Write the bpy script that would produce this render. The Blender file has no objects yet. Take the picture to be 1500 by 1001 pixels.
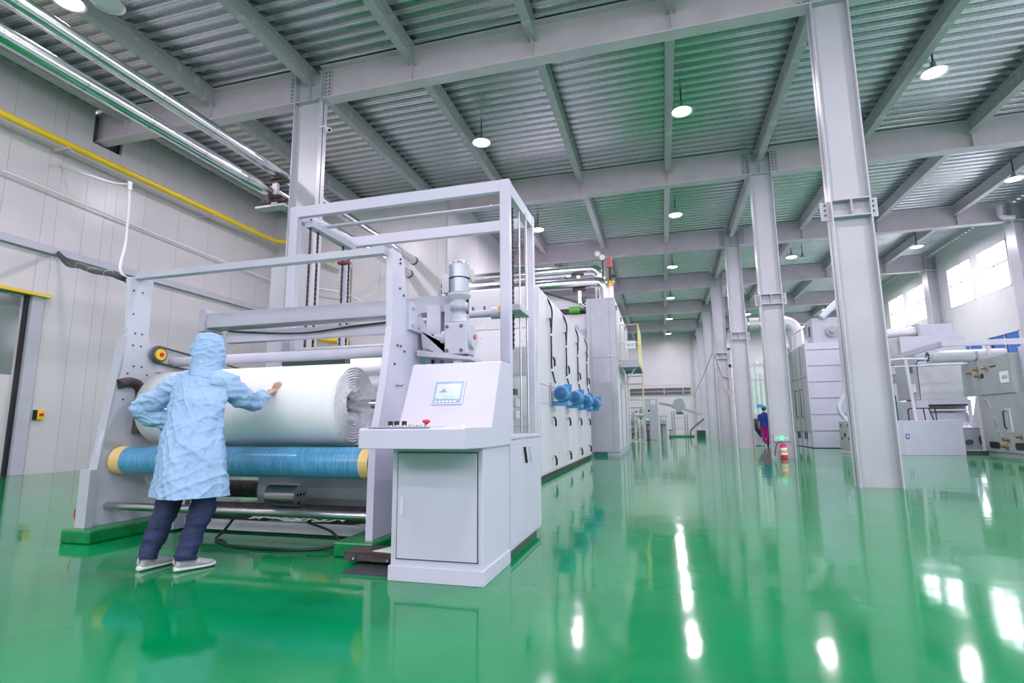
import bpy, math, random
from mathutils import Vector, Matrix, noise
random.seed(7)
C = bpy.context.scene
COL = C.collection
PI = math.pi

# ------------------------------------------------------------------ camera, light, exposure
F_PX, PITCH, YAW, ROLL, CAM_H = 786.5, .1532, .2701, -.0089, 1.06
def make_camera():
    cp, sp, cy, sy = math.cos(PITCH), math.sin(PITCH), math.cos(YAW), math.sin(YAW)
    f = Vector((-sy*cp, cy*cp, sp)); r = Vector((cy, sy, 0)); u = r.cross(f)
    rr = r*math.cos(ROLL)+u*math.sin(ROLL); uu = -r*math.sin(ROLL)+u*math.cos(ROLL)
    cd = bpy.data.cameras.new('camera'); co = bpy.data.objects.new('camera', cd); COL.objects.link(co)
    cd.sensor_width = 36; cd.lens = F_PX/1500*36; cd.clip_end = 400; cd.clip_start = .05
    m = Matrix((rr, uu, -f)).transposed().to_4x4(); m.translation = (0, 0, CAM_H)
    co.matrix_world = m; C.camera = co
make_camera()
C.view_settings.view_transform = 'Standard'; C.view_settings.look = 'None'
C.view_settings.gamma = 1; C.view_settings.use_curve_mapping = False
C.view_settings.exposure = 0.62
LAMP_W = 120.0
SKY = 7.0
w = bpy.data.worlds.new('sky'); C.world = w; w.use_nodes = True
bg = w.node_tree.nodes['Background']; bg.inputs[0].default_value = (.98, .915, 1.0, 1); bg.inputs[1].default_value = SKY
C.cycles.max_bounces = 10; C.cycles.diffuse_bounces = 6; C.cycles.glossy_bounces = 4
C.cycles.sample_clamp_indirect = 8; C.cycles.use_denoising = True

# ------------------------------------------------------------------ materials
MATS = {}
def mat(name, col, rough=.5, metal=0., spec=.5, var=.06, vscale=3., bump=0., bscale=20., coat=0., emit=None, es=0., stretch=(1,1,1), alpha=None):
    if name in MATS: return MATS[name]
    m = bpy.data.materials.new(name); m.use_nodes = True; nt = m.node_tree; b = nt.nodes['Principled BSDF']
    b.inputs['Roughness'].default_value = rough; b.inputs['Metallic'].default_value = metal
    b.inputs['Specular IOR Level'].default_value = spec; b.inputs['Coat Weight'].default_value = coat
    tc = nt.nodes.new('ShaderNodeTexCoord'); mp = nt.nodes.new('ShaderNodeMapping'); mp.inputs['Scale'].default_value = stretch
    nt.links.new(tc.outputs['Object'], mp.inputs[0])
    if var > 0:
        n = nt.nodes.new('ShaderNodeTexNoise'); n.inputs['Scale'].default_value = vscale; n.inputs['Detail'].default_value = 4
        nt.links.new(mp.outputs[0], n.inputs['Vector'])
        cr = nt.nodes.new('ShaderNodeValToRGB'); cr.color_ramp.elements[0].position = .3; cr.color_ramp.elements[1].position = .7
        cr.color_ramp.elements[0].color = tuple(c*(1-var) for c in col)+(1,)
        cr.color_ramp.elements[1].color = tuple(min(1, c*(1+var)) for c in col)+(1,)
        nt.links.new(n.outputs[0], cr.inputs[0]); nt.links.new(cr.outputs[0], b.inputs['Base Color'])
    else:
        b.inputs['Base Color'].default_value = tuple(col)+(1,)
    if bump > 0:
        n2 = nt.nodes.new('ShaderNodeTexNoise'); n2.inputs['Scale'].default_value = bscale; n2.inputs['Detail'].default_value = 3
        nt.links.new(mp.outputs[0], n2.inputs['Vector'])
        bp = nt.nodes.new('ShaderNodeBump'); bp.inputs['Strength'].default_value = bump; bp.inputs['Distance'].default_value = .02
        nt.links.new(n2.outputs[0], bp.inputs['Height']); nt.links.new(bp.outputs[0], b.inputs['Normal'])
    if emit:
        b.inputs['Emission Color'].default_value = tuple(emit)+(1,); b.inputs['Emission Strength'].default_value = es
    MATS[name] = m; return m
white = mat('white_paint', (.54,.535,.655), .34, var=.03, vscale=2)
whitew = mat('ivory_paint', (.62,.62,.68), .34, var=.03)
pgrey = mat('pale_grey_paint', (.44,.45,.53), .38, var=.05)
lgrey = mat('structural_grey_paint', (.60,.53,.60), .42, var=.07, vscale=1.5)
mgrey = mat('machine_grey_paint', (.33,.36,.37), .45, var=.06)
dgrey = mat('dark_grey', (.09,.095,.105), .5)
black = mat('black_rubber', (.012,.012,.015), .45, var=.2)
galv = mat('galvanised_deck', (.62,.65,.67), .20, .97, var=.14, vscale=26, bump=.16, bscale=40)
alu = mat('aluminium_cladding', (.80,.80,.83), .20, 1.0, var=.04, vscale=2, bump=.08, bscale=9)
steel = mat('brushed_steel', (.50,.49,.50), .3, 1.0, var=.12, vscale=8, stretch=(.3,6,6))
chrome = mat('chrome', (.75,.76,.78), .12, 1.0, var=.03)
sheetm = mat('stainless_sheet', (.60,.61,.65), .5, .5, var=.05)
wallm = mat('wall_panel_paint', (.57,.555,.59), .33, spec=.5, var=.03, vscale=1.2)
wallr = mat('right_wall_plaster', (.66,.66,.68), .7, var=.03)
yel = mat('yellow_paint', (.80,.56,.02), .35, var=.05)
payel = mat('pale_yellow_paint', (.74,.66,.30), .4, var=.05)
blue = mat('motor_blue_paint', (.07,.27,.58), .38, var=.08, vscale=8)
bluew = mat('blue_roller_wrap', (.075,.29,.50), .3, spec=.5, var=.30, vscale=5, stretch=(14,1,1), coat=.25)
tanw = mat('tan_roller_end', (.70,.50,.20), .35, var=.08)
redm = mat('red_paint', (.55,.02,.05), .35, var=.06)
pinkred = mat('extinguisher_red', (.62,.012,.09), .28, var=.06)
greenp = mat('green_floor_paint', (.0,.20,.05), .25, var=.25, vscale=12, bump=.3, bscale=14)
greenm = mat('green_machine_paint', (.02,.16,.06), .4)
limeg = mat('lime_green', (.10,.42,.05), .4)
fabric = mat('nonwoven_fabric', (.82,.83,.86), .75, var=.015, vscale=10, bump=.12, bscale=150)
fabend = mat('nonwoven_edge', (.84,.85,.88), .8, var=.08, vscale=30, bump=.5, bscale=60)
coatm = mat('lab_coat_cloth', (.29,.45,.68), .72, var=.04, vscale=5, bump=.5, bscale=22)
navy = mat('navy_trousers', (.018,.028,.085), .8, var=.2, vscale=8, bump=.3, bscale=30)
skin = mat('skin', (.56,.30,.22), .5, var=.06, vscale=14)
shoe = mat('shoe_knit', (.45,.44,.49), .75, var=.15, vscale=40, bump=.3, bscale=90)
sole = mat('shoe_sole', (.72,.72,.74), .5)
dskin = mat('eye_dark', (.02,.015,.012), .2)
rust = mat('old_iron', (.075,.06,.06), .6, .4, var=.4, vscale=14, bump=.5, bscale=20)
paper = mat('paper', (.70,.74,.62), .7)
bulb = mat('lamp_bulb', (1,1,1), .3, var=0, emit=(.93,.97,1), es=14)
bulboff = mat('lamp_lens_unlit', (.55,.6,.62), .15, var=.02)
shadem = mat('lamp_shade_aluminium', (.80,.82,.84), .25, .8, var=.03)
scr = mat('screen', (.5,.55,.6), .15, var=0, emit=(.50,.57,.62), es=.12)
scrg = mat('screen_green', (.2,.6,.45), .15, var=0, emit=(.15,.62,.42), es=.7)
scrb = mat('screen_bezel_blue', (.24,.37,.54), .3, var=.02)
exitg = mat('exit_sign_green', (.1,.8,.3), .3, var=0, emit=(.12,.95,.35), es=.5)
bluep = mat('blue_print', (.08,.16,.5), .5, var=0)
blueshirt = mat('blue_work_shirt', (.012,.05,.30), .8, bump=.3)
pinktr = mat('magenta_trousers', (.42,.01,.22), .8, bump=.3)
tealcap = mat('teal_cap', (.01,.28,.36), .7)
brass = mat('brass', (.62,.36,.12), .35, .9)
orangel = mat('orange_label', (.75,.38,.08), .5, var=.05)
whitel = mat('white_label', (.8,.8,.78), .5, var=.02)
fluff = mat('cotton_fluff', (.88,.88,.9), .9, bump=.8, bscale=40)
foliage = mat('hillside_foliage', (.09,.15,.08), .9, var=.5, vscale=1.2)
asphalt = mat('yard_concrete', (.35,.36,.36), .9)

def floor_mat():
    m = bpy.data.materials.new('green_epoxy_floor'); m.use_nodes = True; nt = m.node_tree; b = nt.nodes['Principled BSDF']
    tc = nt.nodes.new('ShaderNodeTexCoord')
    n = nt.nodes.new('ShaderNodeTexNoise'); n.inputs['Scale'].default_value = .9; n.inputs['Detail'].default_value = 6
    cr = nt.nodes.new('ShaderNodeValToRGB'); e = cr.color_ramp.elements
    e[0].position = .3; e[1].position = .7; e[0].color = (.0,.19,.055,1); e[1].color = (.0,.25,.078,1)
    nt.links.new(tc.outputs['Object'], n.inputs['Vector']); nt.links.new(n.outputs[0], cr.inputs[0])
    # scuffs: worn greyish streaks of their own shape
    mp = nt.nodes.new('ShaderNodeMapping'); mp.inputs['Scale'].default_value = (.5,2.2,1); mp.inputs['Rotation'].default_value = (0,0,.5)
    n3 = nt.nodes.new('ShaderNodeTexNoise'); n3.inputs['Scale'].default_value = 1.6; n3.inputs['Detail'].default_value = 9; n3.inputs['Roughness'].default_value = .65
    c3 = nt.nodes.new('ShaderNodeValToRGB'); c3.color_ramp.elements[0].position = .64; c3.color_ramp.elements[1].position = .78
    nt.links.new(tc.outputs['Object'], mp.inputs[0]); nt.links.new(mp.outputs[0], n3.inputs['Vector']); nt.links.new(n3.outputs[0], c3.inputs[0])
    mx = nt.nodes.new('ShaderNodeMix'); mx.data_type = 'RGBA'; mx.inputs['B'].default_value = (.05,.16,.09,1)
    ml = nt.nodes.new('ShaderNodeMath'); ml.operation = 'MULTIPLY'; ml.inputs[1].default_value = .5
    nt.links.new(c3.outputs[0], ml.inputs[0]); nt.links.new(ml.outputs[0], mx.inputs['Factor'])
    nt.links.new(cr.outputs[0], mx.inputs['A']); nt.links.new(mx.outputs['Result'], b.inputs['Base Color'])
    b.inputs['Roughness'].default_value = .08; b.inputs['IOR'].default_value = 1.42
    b.inputs['Coat Weight'].default_value = 0
    n2 = nt.nodes.new('ShaderNodeTexNoise'); n2.inputs['Scale'].default_value = 1.4; n2.inputs['Detail'].default_value = 2.5
    bp = nt.nodes.new('ShaderNodeBump'); bp.inputs['Strength'].default_value = .35; bp.inputs['Distance'].default_value = .012
    nt.links.new(tc.outputs['Object'], n2.inputs['Vector']); nt.links.new(n2.outputs[0], bp.inputs['Height'])
    nt.links.new(bp.outputs[0], b.inputs['Normal']); nt.links.new(bp.outputs[0], b.inputs['Coat Normal'])
    return m
def glass_mat(name='window_glass', tint=(.93,.97,.97,1)):
    m = bpy.data.materials.new(name); m.use_nodes = True; nt = m.node_tree; nt.nodes.clear()
    o = nt.nodes.new('ShaderNodeOutputMaterial'); mx = nt.nodes.new('ShaderNodeMixShader'); mx.inputs[0].default_value = .08
    t = nt.nodes.new('ShaderNodeBsdfTransparent'); t.inputs[0].default_value = tint
    g = nt.nodes.new('ShaderNodeBsdfGlossy'); g.inputs['Roughness'].default_value = .03
    nt.links.new(t.outputs[0], mx.inputs[1]); nt.links.new(g.outputs[0], mx.inputs[2]); nt.links.new(mx.outputs[0], o.inputs[0]); return m
def bicolor(name, ca, cb, scale, thr, rough=.5, rough2=.4):
    """paint with worn patches of a second colour"""
    m = bpy.data.materials.new(name); m.use_nodes = True; nt = m.node_tree; b = nt.nodes['Principled BSDF']
    tc = nt.nodes.new('ShaderNodeTexCoord'); n = nt.nodes.new('ShaderNodeTexNoise'); n.inputs['Scale'].default_value = scale; n.inputs['Detail'].default_value = 8
    cr = nt.nodes.new('ShaderNodeValToRGB'); e = cr.color_ramp.elements; e[0].position = thr; e[1].position = thr+.05
    e[0].color = ca+(1,); e[1].color = cb+(1,)
    nt.links.new(tc.outputs['Object'], n.inputs['Vector']); nt.links.new(n.outputs[0], cr.inputs[0]); nt.links.new(cr.outputs[0], b.inputs['Base Color'])
    b.inputs['Roughness'].default_value = rough; return m
FLOORM = floor_mat(); GLASS = glass_mat(); blueglass = glass_mat('blue_window_film', (.08,.13,.24,1))
plate_m = bicolor('worn_plate_paint', (.52,.54,.62), (.40,.41,.46), 5, .62)
beamflange = bicolor('scuffed_grey_paint', (.42,.42,.45), (.56,.53,.57), 4, .6)

# ------------------------------------------------------------------ geometry helpers
class M:
    def __init__(s): s.v = []; s.f = []; s.s = []
    def add(s, vs, fs, smooth=False):
        o = len(s.v); s.v += [tuple(p) for p in vs]
        for f in fs: s.f.append([i+o for i in f]); s.s.append(smooth)
        return s
    def box(s, x0, x1, y0, y1, z0, z1):
        s.add([(x0,y0,z0),(x1,y0,z0),(x1,y1,z0),(x0,y1,z0),(x0,y0,z1),(x1,y0,z1),(x1,y1,z1),(x0,y1,z1)],
              [(0,3,2,1),(4,5,6,7),(0,1,5,4),(1,2,6,5),(2,3,7,6),(3,0,4,7)]); return s
    def bar(s, p0, p1, w, h, up=(0,0,1)):
        p0 = Vector(p0); p1 = Vector(p1); d = (p1-p0).normalized(); u = Vector(up)
        if abs(d.dot(u)) > .98: u = Vector((0,1,0))
        r = d.cross(u).normalized(); u = r.cross(d)
        vs = []
        for p in (p0, p1):
            for a, b in ((-1,-1),(1,-1),(1,1),(-1,1)): vs.append(p+r*(a*w/2)+u*(b*h/2))
        s.add(vs, [(0,3,2,1),(4,5,6,7),(0,1,5,4),(1,2,6,5),(2,3,7,6),(3,0,4,7)]); return s
    def cyl(s, p0, p1, r0, r1=None, n=16, caps=True):
        r1 = r0 if r1 is None else r1
        p0 = Vector(p0); p1 = Vector(p1); d = (p1-p0).normalized()
        a = d.cross(Vector((0,0,1)) if abs(d.z) < .9 else Vector((1,0,0))).normalized(); b = d.cross(a)
        vs = []
        for p, r in ((p0,r0),(p1,r1)):
            for i in range(n):
                t = 2*PI*i/n; vs.append(p+a*(r*math.cos(t))+b*(r*math.sin(t)))
        s.add(vs, [(i,(i+1)%n,n+(i+1)%n,n+i) for i in range(n)], True)
        if caps:
            s.add(vs[:n], [list(range(n))[::-1]]); s.add(vs[n:], [list(range(n))])
        return s
    def tube(s, path, r, n=8, caps=True):
        P = [Vector(p) for p in path]; rs = r if isinstance(r, (list,tuple)) else [r]*len(P)
        d = (P[1]-P[0]).normalized(); a = d.cross(Vector((0,0,1)) if abs(d.z) < .9 else Vector((1,0,0))).normalized()
        vs = []
        for k, p in enumerate(P):
            if k == 0: t = P[1]-P[0]
            elif k == len(P)-1: t = P[-1]-P[-2]
            else: t = (P[k+1]-P[k]).normalized()+(P[k]-P[k-1]).normalized()
            t = t.normalized(); a = (a-t*a.dot(t)).normalized(); b = t.cross(a)
            for i in range(n):
                q = 2*PI*i/n; vs.append(p+a*(rs[k]*math.cos(q))+b*(rs[k]*math.sin(q)))
        m = len(P)
        s.add(vs, [(k*n+i, k*n+(i+1)%n, (k+1)*n+(i+1)%n, (k+1)*n+i) for k in range(m-1) for i in range(n)], True)
        if caps: s.add(vs[:n], [list(range(n))[::-1]]); s.add(vs[-n:], [list(range(n))])
        return s
    def prism(s, poly, ax, a, b):
        """poly in the plane normal to ax: x -> (y,z), y -> (x,z), z -> (x,y)"""
        def mk(p, t): return {'x':(t,p[0],p[1]),'y':(p[0],t,p[1]),'z':(p[0],p[1],t)}[ax]
        n = len(poly); vs = [mk(p,a) for p in poly]+[mk(p,b) for p in poly]
        s.add(vs, [list(range(n))[::-1], list(range(n,2*n))]+[(i,(i+1)%n,n+(i+1)%n,n+i) for i in range(n)]); return s
    def lathe(s, prof, o, d, n=24, smooth=True):
        """prof = [(radius, distance along d)]"""
        o = Vector(o); d = Vector(d).normalized()
        a = d.cross(Vector((0,0,1)) if abs(d.z) < .9 else Vector((1,0,0))).normalized(); b = d.cross(a); vs = []
        for r, t in prof:
            for i in range(n):
                q = 2*PI*i/n; vs.append(o+d*t+a*(r*math.cos(q))+b*(r*math.sin(q)))
        s.add(vs, [(k*n+i, k*n+(i+1)%n, (k+1)*n+(i+1)%n, (k+1)*n+i) for k in range(len(prof)-1) for i in range(n)], smooth); return s
    def mesh(s, name, m):
        me = bpy.data.meshes.new(name); me.from_pydata(s.v, [], s.f)
        me.polygons.foreach_set('use_smooth', s.s)
        me.materials.append(m); me.update()
        import bmesh
        bm = bmesh.new(); bm.from_mesh(me)
        bmesh.ops.recalc_face_normals(bm, faces=bm.faces) if len(s.f) < 60000 else None
        bm.to_mesh(me); bm.free(); return me
def inv(par):
    loc = Vector((0,0,0)); p = par
    while p: loc += p.location; p = p.parent
    return Matrix.Translation(-loc)
def obj(name, m, mt, parent=None, bevel=0, label=None, kind=None):
    o = bpy.data.objects.new(name, m.mesh(name, mt) if isinstance(m, M) else m); COL.objects.link(o)
    if parent is not None:
        o.parent = parent
        # parts keep world coordinates: undo the place of the thing they hang under
        loc = Vector((0,0,0)); p = parent
        while p is not None:
            loc += p.matrix_parent_inverse.translation + p.location; p = p.parent
        o.matrix_parent_inverse = Matrix.Translation(-loc)
    if bevel:
        b = o.modifiers.new('bevel', 'BEVEL'); b.width = bevel; b.segments = 2; b.limit_method = 'ANGLE'; b.harden_normals = False
    if label: o['label'] = label
    if kind: o['kind'] = kind
    return o
def box(name, c, mt, parent=None, bevel=0, **k): return obj(name, M().box(*c), mt, parent, bevel, **k)
def thing(name, label, cat, loc=(0,0,0), group=None, kind=None):
    o = bpy.data.objects.new(name, None); o.empty_display_size = .2; COL.objects.link(o)
    o.location = loc; o['label'] = label; o['category'] = cat
    if group: o['group'] = group
    if kind: o['kind'] = kind
    return o
def tag(o, label, cat, group=None):
    o['label'] = label; o['category'] = cat
    if group: o['group'] = group
    return o
def struct(name, parent=None, label=None):
    o = bpy.data.objects.new(name, None); COL.objects.link(o); o['kind'] = 'structure'
    if label: o['label'] = label
    return o
def dup(root, delta, label=None, group=None):
    def cp(o, par):
        c = o.copy(); COL.objects.link(c); c.parent = par
        for ch in list(o.children): cp(ch, c)
        return c
    c = cp(root, None); c.location = root.location+Vector(delta)
    if label: c['label'] = label
    if group: c['group'] = group
    return c
def smooth(path, n=6):
    P = [Vector(p) for p in path]; out = []
    for i in range(len(P)-1):
        q0, q1, q2, q3 = P[max(i-1,0)], P[i], P[i+1], P[min(i+2,len(P)-1)]
        for j in range(n):
            t = j/n; out.append(.5*((2*q1)+(q2-q0)*t+(2*q0-5*q1+4*q2-q3)*t*t+(3*q1-q0-3*q2+q3)*t**3))
    return out+[P[-1]]
def arc(c, r, a0, a1, n, plane='xz'):
    out = []
    for i in range(n+1):
        t = a0+(a1-a0)*i/n; u, v = r*math.cos(t), r*math.sin(t)
        out.append({'xz':(c[0]+u,c[1],c[2]+v),'yz':(c[0],c[1]+u,c[2]+v),'xy':(c[0]+u,c[1]+v,c[2])}[plane])
    return out
def bolts(pts, d, r=.018, h=.02, n=6):
    m = M(); d = Vector(d)
    for p in pts: m.cyl(p, Vector(p)+d*h, r, n=n)
    return m

# ------------------------------------------------------------------ the building
XL, XR, YB, YF, ZD = -14.4, 13.9, -11.4, 53.0, 9.6
BY = [10.19+7.19*i for i in range(-3, 6)]          # beam lines; BY[3] is the nearest one in view
YE, XE = 17.2, -7.15                               # the enclosure that juts in on the left
obj('floor', M().box(XL-.3, XR+.3, YB-.3, YF+.3, -.2, 0), FLOORM, kind='structure')
# ceiling: trapezoidal steel deck, ribs running across the hall
def deck():
    m = M(); p = .30; y = YB; vs = []; prof = []
    while y < YF:
        prof += [(y, ZD), (y+.05, ZD), (y+.06, ZD+.014), (y+.07, ZD+.014), (y+.08, ZD), (y+.13, ZD), (y+.155, ZD+.085), (y+.20, ZD+.085), (y+.21, ZD+.073), (y+.22, ZD+.073), (y+.23, ZD+.085), (y+.275, ZD+.085)]; y += p
    prof.append((y, ZD)); xs = (XL, XR)
    for x in xs:
        for yy, z in prof: vs.append((x, yy, z))
    n = len(prof)
    m.add(vs, [(i, i+1, n+i+1, n+i) for i in range(n-1)])
    return m
ceil = obj('ceiling', deck(), galv, kind='structure')
box('roof_slab', (XL-.3, XR+.3, YB-.3, YF+.3, ZD+.1, ZD+.3), asphalt, ceil)
def beam_x(x0, x1, y, zb=8.72, zt=9.58, fw=.30):
    m = M(); m.box(x0,x1,y-fw/2,y+fw/2,zb,zb+.03); m.box(x0,x1,y-fw/2,y+fw/2,zt-.03,zt); m.box(x0,x1,y-.01,y+.01,zb+.03,zt-.03); return m
def beam_y(x, y0, y1, zb=9.18, zt=9.59, fw=.19):
    m = M(); m.box(x-fw/2,x+fw/2,y0,y1,zb,zb+.018); m.box(x-fw/2,x+fw/2,y0,y1,zt-.018,zt); m.box(x-.008,x+.008,y0,y1,zb+.018,zt-.018); return m
PX = [-13.5, -10.7, -7.79, -5.1, -2.3, .55, 3.31, 6.1, 8.9, 11.7]
CX = [-7.79, 3.31]
for i, y in enumerate(BY):
    spans = [(XL-.2, -8.1), (-7.48, 3.0), (3.62, 13.42)]
    for k, (a, b) in enumerate(spans):
        if y > YE-.5:
            if k == 0: continue
            if k == 1: a = XE-.2
        obj('main_beam', beam_x(a, b, y), lgrey, ceil)
    for x in PX:
        if y > YE-.5 and x < XE: continue
        if x not in CX and i >= 3:
            m = M()      # web stiffener under each purlin
            m.box(x-.008, x+.008, y-.14, y-.012, 8.75, 9.2); obj('stiffener_plate', m, lgrey, ceil)
purl = {}
for i in range(len(BY)-1):
    y0, y1 = BY[i]+.012, BY[i+1]-.012
    for x in PX:
        if y0 > YE-.5 and x < XE: continue
        if i < 2: continue
        obj('purlin', beam_y(x, y0, y1), beamflange if i < 4 else lgrey, ceil)
for x in PX:
    if x > XE: obj('purlin', beam_y(x, BY[-1], YF-.02), lgrey, ceil)
# left wall: tall insulated panels, each its own piece, with a notch where the nearest beam comes through
wl = struct('wall_left')
def wpanel(par, ax, fix, a, b, z0, z1, th=.1, m=wallm, j=.0035):
    if ax == 'y': return box('panel', (fix-th, fix, a+j, b-j, z0, z1), m, par)
    return box('panel', (a+j, b-j, fix, fix+th, z0, z1), m, par)
DY0, DY1, DZ = 6.6, 9.0, 4.2                       # door opening in the left wall
y = YB
edges = []
while y < YE-.05: edges.append(y); y += 1.15
edges.append(YE)
for a, b in zip(edges[:-1], edges[1:]):
    segs = [(a, b)]
    for cut in (DY0, DY1, 9.95, 10.75):
        segs = [q for s_ in segs for q in ([(s_[0],cut),(cut,s_[1])] if s_[0] < cut-.02 and s_[1] > cut+.02 else [s_])]
    for s0, s1 in segs:
        z0 = DZ if s0 >= DY0-.01 and s1 <= DY1+.01 else 0
        z1 = 8.66 if s0 >= 9.94 and s1 <= 10.76 else ZD+.095
        if z0 == 0:
            wpanel(wl, 'y', XL, s0, s1, 0, 5.52); wpanel(wl, 'y', XL, s0, s1, 5.535, z1)
        else:
            wpanel(wl, 'y', XL, s0, s1, z0, 5.52); wpanel(wl, 'y', XL, s0, s1, 5.535, z1)
for sk in ((YB,DY0-.3,0,ZD),(DY0-.3,DY1+.3,4.35,ZD),(DY1+.3,9.9,0,ZD),(9.9,10.8,0,8.64),(10.8,YE,0,ZD)): box('panel_backing', (XL-.135, XL-.103, sk[0], sk[1], sk[2], sk[3]+(.09 if sk[3]==ZD else 0)), wallm, wl)
box('light_block_slab', (XL-.5, XL-.2, YB, DY0-.3, 0, ZD), lgrey, wl); box('light_block_slab', (XL-.5, XL-.2, DY0-.3, YE+.2, 0, ZD), dgrey, wl)  # added slabs block daylight leaks; the dark one puts shade behind notch and door
gm = M(); gm.box(XL, XL+.13, 2.0, YE-.02, 5.31, 5.50)
obj('girt_beam', gm, pgrey, wl, .008)
# enclosure wall facing the camera and the wall that runs on behind the machines
we = struct('wall_enclosure')
x = XL
while x < XE-.01:
    b = min(x+1.15, XE); wpanel(we, 'x', YE, x, b, 0, 5.5); wpanel(we, 'x', YE, x, b, 5.515, ZD+.095); x += 1.15
box('light_block_slab', (XL-.4, XE-.12, YE+.12, YE+.2, 0, ZD), lgrey, we)  # added backing, keeps daylight from showing through the panel joints
box('corner_flashing', (XE-.035, XE+.035, YE-.03, YE+.06, 0, ZD-.02), pgrey, we)
box('corner_flashing', (XL, XL+.04, YE-.05, YE, 0, ZD-.02), lgrey, we)
wi = struct('wall_inner')
y = YE
while y < YF-.01:
    b = min(y+1.2, YF); wpanel(wi, 'y', XE, y+.1 if y == YE else y, b, 0, ZD+.095); y += 1.2
wf = struct('wall_far')
x = XE
while x < XR-.01:
    b = min(x+1.3, XR)
    wpanel(wf, 'x', YF, x, b, 0, 4.6); wpanel(wf, 'x', YF, x, b, 4.62, ZD+.095); x += 1.3
box('light_block_slab', (XL-.4, XR+.3, YF+.12, YF+.2, 0, ZD), lgrey, wf)  # unseen slab added against light leaking between the far panels
box('light_block_slab', (XE-.3, XE-.15, YE+.2, YF+.2, 0, ZD), lgrey, wi)  # added light block behind the inner wall panels
for z in (3.75, 4.12):
    box('rail_channel', (-6.0, 2.6, YF-.16, YF-.02, z, z+.20), dgrey, wf)
box('rail_plate', (-6.0, 2.6, YF-.19, YF-.14, 4.32, 4.42), lgrey, wf)
for x in (-3.0, 0.2, 1.9): box('rail_bracket', (x, x+.08, YF-.22, YF-.15, 3.7, 4.4), lgrey, wf)
# rear wall behind the camera
wr = struct('wall_rear')
box('panel', (XL, XR, YB-.1, YB, 0, 6.2), wallm, wr); box('panel', (XL, XR, YB-.1, YB, 8.6, ZD), wallm, wr)
for k in range(7):
    xx = XL+(XR-XL)*k/6; box('panel', (max(XL,xx-.6), min(XR,xx+.6), YB-.1, YB, 6.2, 8.6), wallm, wr)
# right wall with two rows of windows between the wall columns
wri = struct('wall_right')
WIN = []
for i in range(-1, len(BY)):
    y0 = BY[i]+.34 if i >= 0 else YB; y1 = (BY[i+1]-.34) if i+1 < len(BY) else YF
    if i < 0: continue
    c = (y0+y1)/2
    WIN += [(c-2.35, c-.15), (c+.30, c+2.5)]
ZR = [(1.25, 4.65, True), (6.45, 8.45, False)]
def wall_right():
    ys = [YB]
    def solid(a, b, z0, z1): 
        if b-a > .01: box('panel', (XR, XR+.2, a, b, z0, z1), wallr, wri)
    wins = [w_ for w_ in WIN if w_[1] < YF-.2]
    solid(YB, YF, 0, 1.25); solid(YB, YF, 4.65, 6.45); solid(YB, YF, 8.45, ZD)
    for z0, z1, _ in ZR:
        a = YB
        for w0, w1 in wins: solid(a, w0, z0, z1); a = w1
        solid(a, YF, z0, z1)
    return wins
wins = wall_right()
wn = 0
for z0, z1, low in ZR:
    for w0, w1 in wins:
        wn += 1; wo = struct('window_%d' % wn)
        fr = M(); t = .055; xa, xb = XR+.04, XR+.10
        zm = z0+(z1-z0)*(.56 if not low else .62)
        fr.box(xa-.05,xb,w0,w1,z0,z0+t); fr.box(xa-.05,xb,w0,w1,z1-t,z1); fr.box(xa-.05,xb,w0,w0+t,z0,z1); fr.box(xa-.05,xb,w1-t,w1,z0,z1)
        fr.box(xa,xb,w0,w1,zm-.04,zm+.04); ym = (w0+w1)/2; fr.box(xa,xb,ym-.03,ym+.03,z0,z1)
        obj('window_frame', fr, whitew, wo)
        for ya, yb in ((w0+t,ym-.03),(ym+.03,w1-t)):
            obj('pane', M().box(XR+.065,XR+.075,ya,yb,z0+t,zm-.04), GLASS, wo)
            obj('pane', M().box(XR+.065,XR+.075,ya,yb,zm+.04,z1-t), blueglass if low else GLASS, wo, label='blue tinted pane' if low else None)
# daylight portals in the window openings help the sky light find its way in
def portal(loc, rot, sx, sy):
    l = bpy.data.lights.new('daylight', 'AREA'); l.shape = 'RECTANGLE'; l.size = sx; l.size_y = sy; l.cycles.is_portal = True
    o = bpy.data.objects.new('daylight', l); COL.objects.link(o); o.location = loc; o.rotation_euler = rot
for z0, z1, low in ZR:
    portal((XR+.22, (YB+YF)/2, (z0+z1)/2), (0, PI/2, 0), z1-z0, YF-YB)
portal(((XL+XR)/2, YB-.12, 7.4), (PI/2, 0, 0), XR-XL, 2.4)
# door in the left wall
dr = struct('door_1')
box('door_frame', (XL-.06, XL+.07, DY1-.02, DY1+.24, 0, DZ+.02), pgrey, dr, .008)
box('door_frame', (XL-.06, XL+.07, DY0-.2, DY0, 0, DZ), pgrey, dr, .008)
box('door_head', (XL-.06, XL+.16, DY0-.3, DY1+.34, DZ, DZ+.07), yel, dr)
box('door_leaf', (XL-.14, XL-.1, DY0-.3, DY1+.1, 0, DZ+.1), wallm, dr)
box('vision_panel', (XL-.1, XL-.095, DY0+.2, DY1-.16, 2.3, 4.15), mat('dark_glass', (.18,.22,.22), .1), dr)
box('door_edge_seal', (XL-.10, XL-.02, DY1-.1, DY1-.03, 0, DZ), black, dr)
# yard outside the windows
yd = box('ground_yard', (XR+.4, XR+90, YB-20, YF+40, -.4, -.2), asphalt); yd['kind'] = 'structure'

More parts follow.
